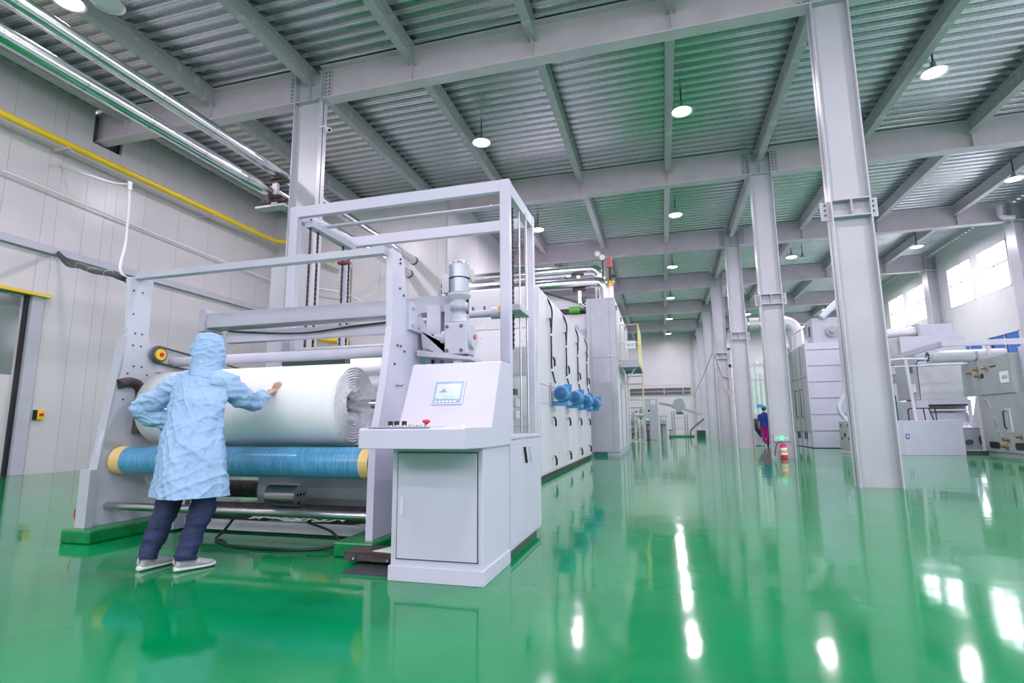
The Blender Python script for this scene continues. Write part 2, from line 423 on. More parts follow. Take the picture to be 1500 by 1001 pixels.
# ------------------------------------------------------------------ steel columns
def column(x0, x1, y, z1, label, detail=False, splice=None, bz=True):
    t = thing('steel_column', label, 'column', ((x0+x1)/2, y, 0), kind='thing')
    m = M(); m.box(x0, x1, y-.012, y+.012, 0, z1); obj('web', m, pgrey if z1 > 99 else lgreyc, t)
    for a in (x0, x1-.024): box('flange', (a, a+.024, y-.15, y+.15, 0, z1), lgreyc, t)
    box('stiffener_plate', (x0+.024, x1-.024, y-.145, y-.012, 8.72, 8.745), lgreyc, t)
    box('stiffener_plate', ((x0+x1)/2-.01, (x0+x1)/2+.01, y-.10, y-.012, 8.745, 9.2), lgreyc, t)
    if splice:
        a, b = splice
        for z in (a, b): box('stiffener_plate', (x0+.024, x1-.024, y-.145, y-.012, z-.012, z+.012), lgreyc, t)
        box('gusset_plate', ((x0+x1)/2-.012, (x0+x1)/2+.012, y-.17, y-.012, a+.05, b), lgreyc, t)
        for sx in (-1, 1):
            xa = x0-.13 if sx < 0 else x1
            g = box('tab_plate', (xa, xa+.13, y-.012, y+.012, a-.02, b+.02), lgreyc, t)
            obj('bolt', bolts([(xa+.065, y-.012, a+.08+k*(b-a-.12)/2) for k in range(3)], (0,-1,0)), dgrey, t, kind='stuff')
    if detail:
        pts = []
        for sx in (-1, 1):
            xa = x0-.22 if sx < 0 else x1
            box('splice_plate', (xa, xa+.22, y-.03, y-.0105, 8.78, 9.5), lgreyc, t)
            for c_ in (.06, .16):
                for k in range(7): pts.append((xa+c_, y-.03, 8.84+k*.1))
        obj('bolt', bolts(pts, (0,-1,0), .017, .022), dgrey, t, kind='stuff')
    return t
lgreyc = mat('column_grey_paint', (.47,.47,.53), .36, var=.05, vscale=1.2)
colnames = ['nearest grey steel H column, standing alone on the green floor',
 'grey steel H column behind the red fire extinguisher and green exit sign',
 'third grey steel column in the aisle row, behind the one with the extinguisher',
 'fourth grey steel column counting down the aisle row',
 'fifth grey steel column counting down the aisle row',
 'sixth grey steel column counting down the aisle row, small and distant']
for i, y in enumerate(BY[3:]):
    column(3.0, 3.62, y, 9.45, colnames[i], i < 3, (4.57, 4.87) if i < 4 else None)
column(3.0, 3.62, YF-.2, 9.45, 'last grey steel column of the aisle row, against the far wall')
lc = column(-8.15, -7.43, BY[3], 9.45, 'grey steel column behind the winding machine, by the silver pipes', True)
box('knee_plate', (-7.46, -7.30, BY[3]-.15, BY[3]+.15, 8.70, 8.73), lgreyc, lc)
box('base_stub', (-8.55, -8.17, BY[3]-.1, BY[3]+.1, 0, 4.9), lgreyc, lc)
wcl = {5:'grey wall column between the two pairs of bright high windows', 6:'grey wall column beyond the second pair of high windows', 3:'grey wall column on the window side by the nearest beam', 4:'grey wall column on the window side at the second beam', 7:'grey wall column on the window side, third beyond the near window pair', 8:'grey wall column on the window side, closest to the far wall'}
for i in range(3, 9):
    y = BY[i]; t = thing('wall_column', wcl[i], 'column', (13.7, y, 0), kind='thing')
    box('web', (13.44, XR-.01, y-.012, y+.012, 0, 9.45), lgreyc, t)
    box('flange', (13.42, 13.444, y-.28, y+.28, 0, 9.45), lgreyc, t); box('flange', (XR-.035, XR-.01, y-.28, y+.28, 0, 9.45), lgreyc, t)
    box('cap_plate', (13.3, XR-.01, y-.28, y+.28, 8.68, 8.72), lgreyc, t)
dp = M(); dp.tube([(13.0,24.2,9.3),(13.0,24.2,8.95)]+arc((13.16,24.2,8.95),.16,PI,1.5*PI,6)+[(13.42,24.2,8.79)], .10, 12)
tag(obj('drain_pipe', dp, whitew), 'white plastic pipe elbow under the ceiling at the right wall', 'pipe')

# ------------------------------------------------------------------ high bay lamps
def lamp(x, y, z, label, on=True, cord=True):
    t = thing('high_bay_lamp', label, 'lamp', (x, y, z), 'high bay lamps under the steel deck')
    m = M(); m.lathe([(.0,.28),(.05,.28),(.06,.15),(.085,.14),(.09,.09),(.15,.075),(.27,.02),(.28,0),(.262,.0),(.14,.065),(0,.07)], (x,y,z), (0,0,1), 24)
    obj('lamp_shade', m, shadem, t)
    m = M(); m.lathe([(0,-.015),(.12,-.01),(.22,.005),(.24,.02),(0,.03)], (x,y,z), (0,0,1), 20)
    obj('lamp_bulb', m, bulb if on else bulboff, t)
    obj('cord', M().cyl((x,y,z+.28),(x,y,ZD), .018, n=8), black, t)
    if on:
        l = bpy.data.lights.new('lamp_light', 'AREA'); l.shape = 'DISK'; l.size = .42; l.energy = LAMP_W; l.color = (1,.89,1)
        o = bpy.data.objects.new('lamp_light', l); COL.objects.link(o); o.parent = t; o.location = (0,0,-.03)
    return t
ordn = ['nearest', 'second', 'third', 'fourth', 'fifth', 'sixth', 'seventh']
rows = [(.85, 0, 6, 'row above the green aisle'), (-4.56, 0, 6, 'row above the white oven'), (6.38, 0, 6, 'row just right of the steel columns'), (11.6, 1, 6, 'row along the window wall')]
for x, k0, k1, nm in rows:
    for k in range(k0, k1):
        lamp(x, 13.42+7.19*k, 8.93, 'white lit high bay lamp, %s of the %s' % (ordn[k-k0], nm))
lamp(6.95, 28.15, 8.93, 'unlit high bay lamp hanging beside its lit twin over the right machines', False)
lamp(-10.32, 6.42, 8.93, 'lit high bay lamp above the silver pipes at the upper left corner')
lamp(-9.66, 6.66, 8.93, 'unlit high bay lamp next to a lit one above the silver pipes', False)
for k, (x, y) in enumerate([(-10.3, 13.42), (-4.56, 6.23), (.85, 6.23), (6.38, 6.23), (11.6, 13.42)]):
    lamp(x, y, 8.93, ['lit high bay lamp over the gap behind the silver pipes','lit high bay lamp directly over the winding machine','lit high bay lamp over the near end of the aisle','lit high bay lamp over the near open floor','lit high bay lamp nearest the window wall'][k])
# lamps of the bays behind the camera
for x in (-10.3,-4.56,.85,6.38,11.6):
    for y in (-8.15, -.96):
        l = bpy.data.lights.new('lamp_light', 'AREA'); l.shape = 'DISK'; l.size = .42; l.energy = LAMP_W; l.color = (1,.89,1)
        o = bpy.data.objects.new('lamp_light', l); COL.objects.link(o); o.location = (x,y,8.9)

# ------------------------------------------------------------------ pipes along the left side
def cladding(path, r, n=20): return M().tube(path, r, n)
def pipe_y(x, z, r, y0, y1, label):
    t = thing('insulated_pipe', label, 'pipe', (x, y0, z))
    obj('pipe_jacket', M().cyl((x,y0,z),(x,y1,z), r, n=28, caps=False), alu, t)
    y = y0+.6
    while y < y1: obj('jacket_seam', M().cyl((x,y,z),(x,y+.03,z), r+.006, n=28, caps=False), alu, t); y += 1.15
    obj('end_collar', M().cyl((x,y1-.05,z),(x,y1,z), r+.02, n=24), dgrey, t)
    return t
pipe_y(-8.42, 6.96, .135, 0.5, YE-.01, 'upper silver clad pipe running past the column to the white wall')
pipe_y(-8.60, 6.49, .135, 0.5, YE-.01, 'lower silver clad pipe under the other one, running to the white wall')
rk = thing('pipe_rack', 'small grey bracket on the left column carrying the two silver pipes', 'bracket', (-8.7, 9, 6))
obj('channel_rail', M().box(-8.56, -8.42, 9.96, 10.04, 6.15, 6.80), lgrey, rk)
for z in (6.76, 6.29):
    box('bracket_arm', (-8.85, -8.16, 9.95, 10.05, z-.06, z+.02), rust, rk); box('pipe_shoe', (-8.6, -8.3, 9.9, 10.1, z+.02, z+.10), rust, rk)
box('hanger_plate', (-8.95, -8.16, 9.9, 10.15, 6.10, 6.15), lgrey, rk)
gp = thing('gas_pipe', 'long yellow gas pipe running along the left wall', 'pipe', (-13.9, 8, 8.05))
pth = [(-13.9, -2, 8.03), (-13.9, 16.2, 8.03)]+[(-13.9+.5-.5*math.cos(a), 16.2+.5*math.sin(a), 8.03) for a in (.4,.8,1.2,PI/2)]+[(-12.1,16.7,7.4),(-11.4,16.7,7.1)]
obj('pipe_run', M().tube(pth, .085, 14), yel, gp)
obj('joint_wrap', M().cyl((-12.45,16.7,7.54),(-12.2,16.7,7.44), .10, n=14), whitel, gp)
obj('drop_pipe', M().cyl((-10.98,16.95,7.05),(-10.98,16.95,4.0), .055, n=12), yel, gp)
for y in (4.0, 9.0, 13.5): box('pipe_clip', (XL, -13.82, y, y+.06, 7.90, 7.94), lgrey, gp)
gv = thing('gas_valve_branch', 'yellow elbow pipes seen behind the winding machine rollers', 'pipe', (-12.2, 16.8, 3.5))
obj('elbow_pipe', M().tube([(-12.5,16.8,2.6),(-12.5,16.8,4.2)]+arc((-12.35,16.8,4.2),.15,PI,PI/2,5)+[(-11.5,16.8,4.15),(-10.8,16.8,4.05)], .12, 12), yel, gv)
obj('lower_pipe', M().tube([(-12.3,16.9,2.6),(-12.3,16.9,3.75),(-11.0,16.9,3.72)], .09, 12), yel, gv)
obj('flange_ring', M().cyl((-12.15,16.9,3.75),(-12.05,16.9,3.75), .15, n=14), yel, gv)
cw = thing('white_conduit', 'thin white conduit sagging from the left wall down to the machine', 'conduit', (-6.0, 4.7, 3))
obj('conduit_run', M().tube(smooth([(-14.38,9.26,7.64),(-11.87,8.2,6.54),(-9.25,6.8,5.38),(-7.82,6,4.80)]), [.034-.014*k/18 for k in range(19)], 8), whitew, cw)
obj('conduit_drop', M().tube(smooth([(-7.80,6,4.80),(-7.79,6,4.65),(-7.77,6,4.35),(-7.70,5.95,3.8),(-7.3,5.6,3.3),(-6.4,5.0,2.92),(-5.5,4.35,2.66)]), .020, 8), whitew, cw)
obj('elbow_joint', M().cyl((-7.80,6,4.84),(-7.79,6,4.70), .030, n=10), whitew, cw)
tag(obj('wall_wire', M().tube([(-14.25,8,6.9),(-14.28,12,6.75),(-14.25,16.9,6.6),(-11,16.9,5.9),(-9.2,17.1,4.9)], .022, 6), whitel), 'thin white wire strung along the left wall under the yellow pipe', 'wire')
cb = M()
for k in range(5):
    a = k*1.25; dx, dz = .03*math.cos(a), .03*math.sin(a)
    dx *= .75; dz *= .75
    pp = smooth([(-14.38+dx,9.43,5.41+dz),(-12.66+dx*1.6,8.5,4.78+dz*1.6-.02*k),(-10.55+dx*1.4,7.3,4.11+dz*1.4),(-8.66+dx*1.2,6.2,3.54+dz*1.2),(-7.09+dx,5.3,3.11+dz),(-6.05+dx,4.65,2.80+dz),(-5.84+dx,4.6,2.70+dz*.5),(-5.80+dx*.6,4.6,2.42),(-5.80+dx*.6,4.6,2.08),(-5.74+dx*.5,4.6,1.86),(-5.5,4.6,1.7)])
    cb.tube(pp, [.012+.018*max(0,min(1,(p.y-4.6)/4.8)) for p in pp], 7)
cbo = thing('cable_bundle', 'black cable bundle hanging from the wall girt to the machine side plate', 'cable', (-14.3,9.4,5.4))
obj('cables', cb, black, cbo)
for k, q in enumerate([(-10.5,7.28,4.09),(-8.66,6.2,3.53),(-7.09,5.3,3.10)]): obj('cable_tie', M().lathe([(.062,-.008),(.066,0),(.062,.008)], q, (.85,-.45,-.27), 12), whitel, cbo)
eb = thing('emergency_stop_box', 'small yellow emergency stop box on the left wall beside the door', 'switch', (XL, 9.5, 1.4))
box('box', (XL, XL+.08, 9.38, 9.54, 1.27, 1.50), yel, eb, .006); obj('button', M().cyl((XL+.08,9.46,1.39),(XL+.13,9.46,1.39), .035, n=14), redm, eb)
box('cover_edge', (XL, XL+.085, 9.33, 9.375, 1.27, 1.50), black, eb)
cc = thing('security_camera', 'small white security camera on the column by the silver pipes', 'camera', (-7.3,10.1,8.0))
obj('arm', M().tube([(-7.43,10.1,8.02),(-7.3,10.1,8.02),(-7.25,10.1,7.95)], .03, 8), whitew, cc)
obj('body', M().lathe([(0,-.14),(.05,-.14),(.06,-.1),(.06,.1),(.045,.12),(0,.12)], (-7.2,10.08,7.90), (.6,-.5,-.4), 16), whitew, cc)
obj('lens', M().cyl((-7.13,10.02,7.85),(-7.115,10.008,7.84), .035, n=12), dskin, cc)

# ------------------------------------------------------------------ winding machine
wm = thing('winding_machine', 'grey winding machine with blue wrapped roller, tall side plates and crossbars', 'machine', (-3.85, 4.7, 0))
XLp, XRp = -5.35, -2.36
lp = [(4.10,.12),(4.10,.9),(4.17,1.25),(4.24,1.74),(4.25,2.17),(4.22,2.62),(4.30,2.66),(4.50,2.66),(4.50,2.0),(4.60,1.93),(5.6,1.86),(6.0,1.6),(6.0,.12)]
sp = obj('side_plate', M().prism(lp, 'x', XLp-.05, XLp), plate_m, wm, .004, label='left side plate with chipped paint and bolt holes')
obj('edge_flange', M().box(XLp-.12, XLp+.01, 4.02, 4.10, .12, .66), pgrey, sp)
obj('edge_flange', M().prism([(4.085,.66),(4.105,.66),(4.255,2.0),(4.235,2.0)], 'x', XLp-.10, XLp+.005), pgrey, sp)
hole = []
for yy, zz in [(4.28,2.5),(4.38,2.5),(4.30,2.25),(4.34,2.05),(4.42,2.05),(4.33,1.92),(4.42,1.92),(4.55,1.84),(4.36,1.7),(4.45,1.7),(4.30,1.62),(4.52,1.62),(4.36,1.5),(4.28,1.35),(4.60,1.5),(4.7,1.62)]: hole.append((XLp-.002,yy,zz))
obj('bolt', bolts(hole, (1,0,0), .012, .006), dgrey, sp, kind='stuff')
ip = M().tube(smooth([(XLp+.02,4.20,1.50),(XLp+.02,4.32,1.53),(XLp+.02,4.42,1.50),(XLp+.02,4.46,1.38),(XLp+.02,4.46,1.2),(XLp+.02,4.45,1.0)],4), .05, 12)
obj('air_pipe', ip, rust, wm, label='dark rusty bent pipe on the left side plate')
rpoly = [(4.16,.12),(4.17,.91),(4.31,1.44),(4.41,1.97),(4.38,2.70),(4.54,2.70),(4.62,2.62),(4.66,2.27),(4.72,2.10),(5.06,1.98),(5.06,1.2),(5.06,.12)]
rp = obj('side_plate', M().prism(rpoly, 'x', XRp-.05, XRp), white, wm, .004, label='right side plate, white with a narrow upright top')
for a, b in zip(rpoly[:4], rpoly[1:5]):
    obj('edge_flange', M().bar((XRp-.06,a[0]-.004,a[1]),(XRp-.06,b[0]-.004,b[1]), .085, .02, (0,1,0)) if False else M().prism([(a[0]-.02,a[1]),(a[0]+.006,a[1]),(b[0]+.006,b[1]),(b[0]-.02,b[1])],'x',XRp-.062,XRp+.004), white, rp)
obj('bolt', bolts([(XRp,4.52,z) for z in (2.64,2.6,2.35)]+[(XRp,y_,z_) for y_,z_ in ((4.5,1.8),(4.56,1.8),(4.64,1.76),(4.45,1.62),(4.6,2.3))], (1,0,0), .012, .012), dgrey, rp, kind='stuff')
obj('latch_handle', M().tube([(XRp,4.50,1.43),(XRp+.03,4.50,1.43),(XRp+.03,4.56,1.43)], .012, 8), steel, rp)
bk = obj('bearing_bracket', M().prism([(4.68,1.98),(4.68,2.26),(4.78,2.26),(5.08,2.06),(5.08,1.98)], 'x', XRp, XRp+.04), white, wm, .004)
obj('bolt', bolts([(XRp+.04,4.73,2.2),(XRp+.04,4.86,2.16),(XRp+.04,4.73,2.03),(XRp+.04,4.86,2.03)], (1,0,0), .016, .02), pgrey, bk, kind='stuff')
post = box('guide_post', (-2.36, -2.20, 5.14, 5.40, .5, 2.32), white, wm, .006)
obj('slot', M().box(-2.30,-2.262, 5.138,5.139, 1.4,2.0), black, post)
box('guide_post', (-2.16, -2.05, 5.14, 5.4, .5, 2.32), white, wm, .006)
box('guide_post_top', (-2.10, -1.98, 5.18, 5.42, 2.05, 2.55), pgrey, wm, .006)
box('top_bar', (XLp, XRp-.05, 4.28, 4.36, 2.63, 2.70), pgrey, wm, .004, label='slim square bar across the top of the plates')
bb = box('main_crossbeam', (-5.25, -1.98, 5.15, 5.40, 2.24, 2.42), pgrey, wm, .008, label='wide crossbeam')
box('end_cap', (-5.34, -5.25, 5.12, 5.43, 2.20, 2.46), pgrey, bb)
box('cable_duct', (-5.05, -2.45, 5.25, 5.35, 2.06, 2.19), pgrey, wm, .006)
box('cable_duct', (-2.42, -2.2, 5.25, 5.35, 2.06, 2.19), pgrey, wm, .006)
obj('duct_wire', M().tube(smooth([(-5.0,5.23,2.2),(-4.0,5.22,2.12),(-3.3,5.22,2.16),(-2.6,5.23,2.20)]), .01, 6), black, wm)
gr = obj('guide_roller', M().cyl((XLp+.02,4.8,1.79),(XRp-.06,4.8,1.79), .055, n=24), pgrey, wm, label='painted guide roller above the fabric')
obj('axle_end', M().cyl((-4.72,4.8,1.79),(-4.60,4.8,1.79), .07, n=20), steel, gr)
box('roller_carriage', (-3.98,-3.2,4.95,5.05,1.70,1.78), mat('dark_green_bar',(.06,.12,.09),.5), wm)
def roller(y, z, r, part_label, m1=bluew, collar=True):
    g = obj('winding_roller', M().cyl((XLp+.16,y,z),(XRp-.17,y,z), r, n=48), m1, wm, label=part_label)
    if collar:
        for a, b in ((XLp+.03,XLp+.16),(XRp-.17,XRp-.08)):
            obj('roller_collar', M().cyl((a,y,z),(b,y,z), r+.002, n=48), tanw, g, label='tan taped end')
        obj('end_disc', M().cyl((XRp-.08,y,z),(XRp-.075,y,z), r*.92, n=32), black, g)
        obj('roller_axle', M().cyl((XLp-.04,y,z),(XLp+.04,y,z), .05, n=16), black, g)
    return g
roller(4.30, .735, .138, 'blue banded roller carrying the fabric roll')
roller(4.98, .735, .138, 'second blue roller behind the first')
hb = M()
for k in range(4):
    a = .8+k*PI/2; hb.cyl((XLp,4.30+.12*math.cos(a),.735+.12*math.sin(a)),(XLp+.05,4.30+.12*math.cos(a),.735+.12*math.sin(a)),.02,n=8)
obj('flange_bolt', hb, chrome, wm, kind='stuff')
fb = obj('foot_bar', M().cyl((XLp-.02,4.22,.30),(XRp-.06,4.22,.30), .038, n=20), steel, wm, label='worn steel foot bar')
tr = obj('cable_tray', M().box(-4.95,-2.62,4.72,4.76,.02,.12).box(-4.95,-2.62,4.76,5.0,.02,.035), whitew, wm, label='long white cable tray near the floor')
box('tray_bracket', (-5.1,-4.9,4.6,5.0,.02,.2), pgrey, tr)
dl = M().cyl((-4.02,4.95,.35),(-3.66,4.95,.35), .115, n=32)
dr_ = obj('driven_pulley', dl, steel, wm, label='short steel drum with three holes in its end')
obj('drum_hole', bolts([(-3.66,4.95+d,.36) for d in (-.05,0,.05)]+[(-3.66,4.95-.03,.28)], (1,0,0), .016, .004, 10), black, dr_)
obj('steel_guard', M().prism([(5.25,.12),(5.25,.50),(5.27,.50),(5.27,.12)], 'x', -4.45, XRp-.1), sheetm, wm, label='wide stainless guard sheet')
obj('steel_drum', M().cyl((XLp,5.5,.33),(-4.6,5.5,.33), .10, n=24), rust, wm)
obj('drive_shaft', M().cyl((XLp,5.0,.22),(XRp,5.0,.22), .035, n=14), rust, wm)
obj('support_strut', M().cyl((-4.96,4.75,.15),(-4.96,4.75,.66), .05, n=16).cyl((-4.84,4.75,.15),(-4.84,4.75,.66), .03, n=12), steel, wm)
obj('air_hose', M().tube(smooth([(-5.0,4.55,.30),(-5.02,4.5,.45),(-4.95,4.48,.56),(-4.82,4.5,.62)]), .010, 6), redm, wm, label='red air hose')
obj('air_hose', M().tube([(-5.47+.07*math.cos(a),4.06,.24+.08*math.sin(a)) for a in [PI*.35+k*PI*1.2/12 for k in range(13)]], .007, 6), redm, wm, label='red air hose')
# belt and pulley on the left plate
pu = thing_ = obj('belt_pulley', M().cyl((XLp+.02,4.60,1.85),(XLp+.07,4.60,1.85), .085, n=28), dgrey, wm)
obj('pulley_face', M().cyl((XLp+.07,4.60,1.85),(XLp+.085,4.60,1.85), .062, n=24), yel, pu); obj('pulley_hub', M().cyl((XLp+.085,4.60,1.85),(XLp+.10,4.60,1.85), .022, n=16), redm, pu)
bl = M(); ptsb = arc((XLp+.045,4.60,1.85),.09,PI/2,1.5*PI,10,'yz'); bl_p = [(XLp+.045,5.9,1.80)]+ptsb+[(XLp+.045,5.9,1.63)]
for a, b in zip(bl_p[:-1], bl_p[1:]): bl.bar(a, b, .05, .012, (1,0,0)) if False else bl.tube([a,b], .012, 6)
obj('drive_belt', bl, dgrey, wm)
box('belt_shield', (XLp+.002,XLp+.02,4.62,5.9,1.66,1.80), wallm, wm)
wires = M()
for k in range(9):
    x0 = -4.1+random.random()*.9; p = [(x0+i*.09, 4.70+random.uniform(-.03,.03), .14+random.uniform(0,.05)) for i in range(5)]; wires.tube(p, .007, 5)
obj('loose_wires', wires, whitel, wm, kind='stuff', label='tangle of thin white wires')
wb = M()
for k in range(5): wb.tube([(-4.7+i*.2, 4.74+.01*k, .15+.02*math.sin(i*1.3+k)) for i in range(11)], .012, 6)
obj('tray_cables', wb, black, wm, kind='stuff')
obj('hanging_cable', M().tube(smooth([(-4.16,4.62,.18),(-4.22,4.55,.05),(-4.12,4.35,.012),(-3.8,4.16,.012),(-3.3,4.12,.012),(-2.95,4.2,.012),(-2.7,4.4,.04),(-2.48,4.62,.16)]), .013, 8).tube(smooth([(-3.3,4.6,.15),(-3.0,4.5,.11),(-2.8,4.45,.03),(-2.55,4.5,.10)]), .012, 8), black, wm, label='black cable looping on the floor')
for x0, x1, y0, y1 in ((-5.50,-5.14,3.92,6.05),(-2.66,-2.3,4.05,5.2)):
    obj('green_footing', M().prism([(x0,y0),(x1,y0),(x1+.02,y1),(x0,y1)],'z',0,.12), greenp, wm, .015, label='green painted concrete footing')
# gear motor
gm_ = obj('gear_motor', M().box(-2.04,-1.80,4.86,5.10,1.74,2.06), pgrey, wm, .015, label='upright gear motor with finned silver body')
gmx, gmy = -1.93, 4.98; msil = mat('motor_silver',(.36,.39,.46),.35,.55)
obj('bolt', bolts([(gmx+dx,4.86,z) for dx in (-.08,.07) for z in (1.78,2.02)], (0,-1,0), .018, .012), dgrey, gm_, kind='stuff')
obj('coupling', M().lathe([(0,2.06),(.09,2.06),(.09,2.10),(.075,2.10),(.075,2.20),(.09,2.20),(.09,2.28),(.07,2.28),(.07,2.31),(.115,2.34),(.12,2.37),(0,2.37)], (gmx,gmy,0), (0,0,1), 28), pgrey, gm_, .0)
fm = M().cyl((gmx,gmy,2.37),(gmx,gmy,2.53), .085, n=24)
for k in range(28):
    a = 2*PI*k/28; fm.bar((gmx+.092*math.cos(a),gmy+.092*math.sin(a),2.38),(gmx+.092*math.cos(a),gmy+.092*math.sin(a),2.52), .005, .022, (-math.sin(a),math.cos(a),0))
obj('motor_fins', fm, msil, gm_)
obj('fan_cover', M().lathe([(.104,2.535),(.106,2.66),(.095,2.70),(.06,2.715),(0,2.715)], (gmx,gmy,0), (0,0,1), 28), msil, gm_)
box('terminal_box', (gmx-.17,gmx-.09,gmy-.06,gmy+.06,2.38,2.52), pgrey, gm_, .008)
obj('cable_gland', bolts([(gmx-.17,gmy,2.41),(gmx-.17,gmy,2.47)], (-1,-.3,0), .02, .025, 10), black, gm_)
obj('output_hub', M().cyl((gmx-.26,gmy,1.92),(gmx-.11,gmy,1.92), .05, n=20).cyl((gmx-.17,gmy,1.92),(gmx-.12,gmy,1.92), .08, n=20), pgrey, gm_)
obj('side_cover', M().cyl((gmx+.13,gmy,1.90),(gmx+.165,gmy,1.90), .10, n=24), pgrey, gm_); obj('sight_plug', M().cyl((gmx+.165,gmy,1.92),(gmx+.175,gmy,1.92), .025, n=12), redm, gm_)
obj('motor_bracket', M().prism([(-2.32,2.0),(-2.12,1.92),(-1.98,1.70),(-1.80,1.70),(-1.80,1.73),(-2.05,1.73),(-2.30,1.84)], 'y', 4.92, 5.12), pgrey, wm)
obj('motor_bracket', M().prism([(-2.32,1.74),(-1.76,1.68),(-1.76,1.71),(-2.32,1.80)], 'y', 4.84, 5.14), pgrey, wm)

# fabric roll
fr_ = thing('fabric_roll', 'big roll of white nonwoven fabric on the blue roller', 'fabric roll', (-4.0, 4.62, .9))
RX0, RX1, RYc, RZc, RR_ = -5.14, -2.87, 4.62, 1.265, .395
def rollbody():
    m = M(); n = 72; xs = [RX0+.02, RX0+.0, RX0+.5, RX0+1.1, RX0+1.7, RX1-.06, RX1-.02, RX1]
    rs = [RR_-.03, RR_-.01, RR_, RR_, RR_, RR_, RR_-.008, RR_-.025]
    vs = []
    for x, r in zip(xs, rs):
        for i in range(n):
            t = 2*PI*i/n; vs.append((x, RYc+r*math.cos(t), RZc+r*math.sin(t)))
    m.add(vs, [(k*n+i, k*n+(i+1)%n, (k+1)*n+(i+1)%n, (k+1)*n+i) for k in range(len(xs)-1) for i in range(n)], True)
    return m
obj('roll_body', rollbody(), fabric, fr_)
def rollend(side):
    m = M(); n = 110; rings = 22; vs = []
    for k in range(rings+1):
        f = k/rings; r = RR_-.025-(RR_-.025-.085)*f
        for i in range(n):
            t = 2*PI*i/n
            nz = noise.noise(Vector((math.cos(t)*2.2, math.sin(t)*2.2, k*.55)))
            amp = .004+.03*max(0, f-.6)
            dx = (.020 if k % 2 else 0)+nz*amp*2+(.0 if f < .6 else .022*noise.noise(Vector((t*3, k*.9, 1)))) + (-.02*f if f < .8 else -.10*(f-.8)*5) 
            rr = r*(1+.03*f*noise.noise(Vector((math.cos(t)*3, math.sin(t)*3, 9))))
            rr *= 1+.35*max(0,f-.6)*noise.noise(Vector((math.cos(t)*5, math.sin(t)*5, 4)))
            vs.append((side[0]+side[1]*dx, RYc+rr*math.cos(t), RZc+rr*math.sin(t)))
    m.add(vs, [(k*n+i, k*n+(i+1)%n, (k+1)*n+(i+1)%n, (k+1)*n+i) for k in range(rings) for i in range(n)], False)
    return m
obj('roll_end', rollend((RX1, 1)), fabend, fr_, label='ruffled layered end of the roll'); obj('roll_end', rollend((RX0+.02, -1)), fabend, fr_)
sh = tag(obj('winding_shaft', M().cyl((XLp+.02,RYc,RZc),(XRp-.052,RYc,RZc), .046, n=24), chrome), 'shiny steel shaft through the core of the fabric roll', 'shaft')
# fabric web running back from the roll up to the oven
wbm = M(); pts = [(5.00,1.35),(5.15,1.55),(5.62,1.98),(5.66,2.02),(6.6,2.05),(7.8,2.02),(9.9,2.0)]
for (a0,b0),(a1,b1) in zip(pts[:-1],pts[1:]):
    wbm.add([(-4.35,a0,b0),(-2.72,a0,b0),(-2.72,a1,b1),(-4.35,a1,b1)], [(0,1,2,3)], True)
tag(obj('fabric_web', wbm, fabric), 'sheet of white fabric running back from the roll to the oven', 'fabric')
o_ = COL.objects['fabric_web']; sol = o_.modifiers.new('thick','SOLIDIFY'); sol.thickness = .004

# ------------------------------------------------------------------ tall hoist frame with chains
hf = thing('hoist_frame', 'tall white tubular frame with hanging chains behind the winding machine', 'frame', (-3.2, 6.6, 0))
FT = 4.05
for x in (-4.82, -1.80):
    for y in (5.98, 7.22):
        box('post', (x, x+.125, y, y+.10, 0, FT), white, hf, .008)
    box('side_beam', (x+.01, x+.115, 6.08, 7.22, FT-.17, FT), white, hf, .006)
box('top_beam', (-4.70, -1.80, 5.99, 6.07, FT-.15, FT), white, hf, .006); box('top_beam', (-4.70, -1.80, 7.22, 7.30, FT-.18, FT-.02), white, hf, .006)
obj('tie_tube', M().cyl((-4.66,6.5,3.93),(-1.83,6.5,3.93), .028, n=14), pgrey, hf)
def chain(x, y, z0, z1):
    m = M(); z = z0; k = 0
    while z < z1:
        if k % 2: m.box(x-.016, x+.016, y-.006, y+.006, z, z+.038)
        else: m.box(x-.007, x+.007, y-.014, y+.014, z, z+.038)
        z += .034; k += 1
    return obj('chain', m, rust, hf)
for x, y, z0 in ((-4.60,6.15,1.2),(-4.60,6.32,1.2),(-4.60,6.95,1.2),(-4.60,7.12,1.2),(-1.78,6.35,1.3),(-1.78,6.5,2.0)): chain(x, y, z0, FT-.16)
cp_ = box('chain_plate', (-4.66,-4.53,6.1,7.2,FT-.26,FT-.17), pgrey, hf)
for z in (1.32, 1.17): 
    s_ = box('slide_block', (-1.85,-1.70,6.3,6.5,z-.05,z+.05), pgrey, hf, .006)
box('spring_pack', (-1.83,-1.72,6.32,6.46,1.42,1.49), rust, hf)
obj('guide_rod', M().cyl((-1.72,6.62,.96),(-1.72,6.62,3.9), .012, n=8).cyl((-1.66,6.75,.96),(-1.66,6.75,3.9), .012, n=8), steel, hf)
b_ = box('slide_bracket', (-1.86,-1.62,6.25,6.75,2.45,2.53), pgrey, hf, .006)
cy = obj('actuator', M().cyl((-2.4,6.2,2.42),(-1.95,6.2,2.42), .045, n=18).cyl((-1.97,6.2,2.42),(-1.83,6.2,2.42), .075, n=18), pgrey, hf, label='horizontal actuator bolted to the right post')
for bx_ in (-2.2,-2.05): obj('actuator_bolt', bolts([(bx_,6.15,2.46)], (0,0,1), .015, .04), dgrey, cy)
box('actuator_tag', (-1.86,-1.83,6.1,6.14,2.40,2.48), orangel, cy)
obj('red_clamp', M().box(-4.66,-4.48,6.9,7.0,3.50,3.54), mat('maroon',(.18,.03,.05),.5), hf, label='dark red clamp')

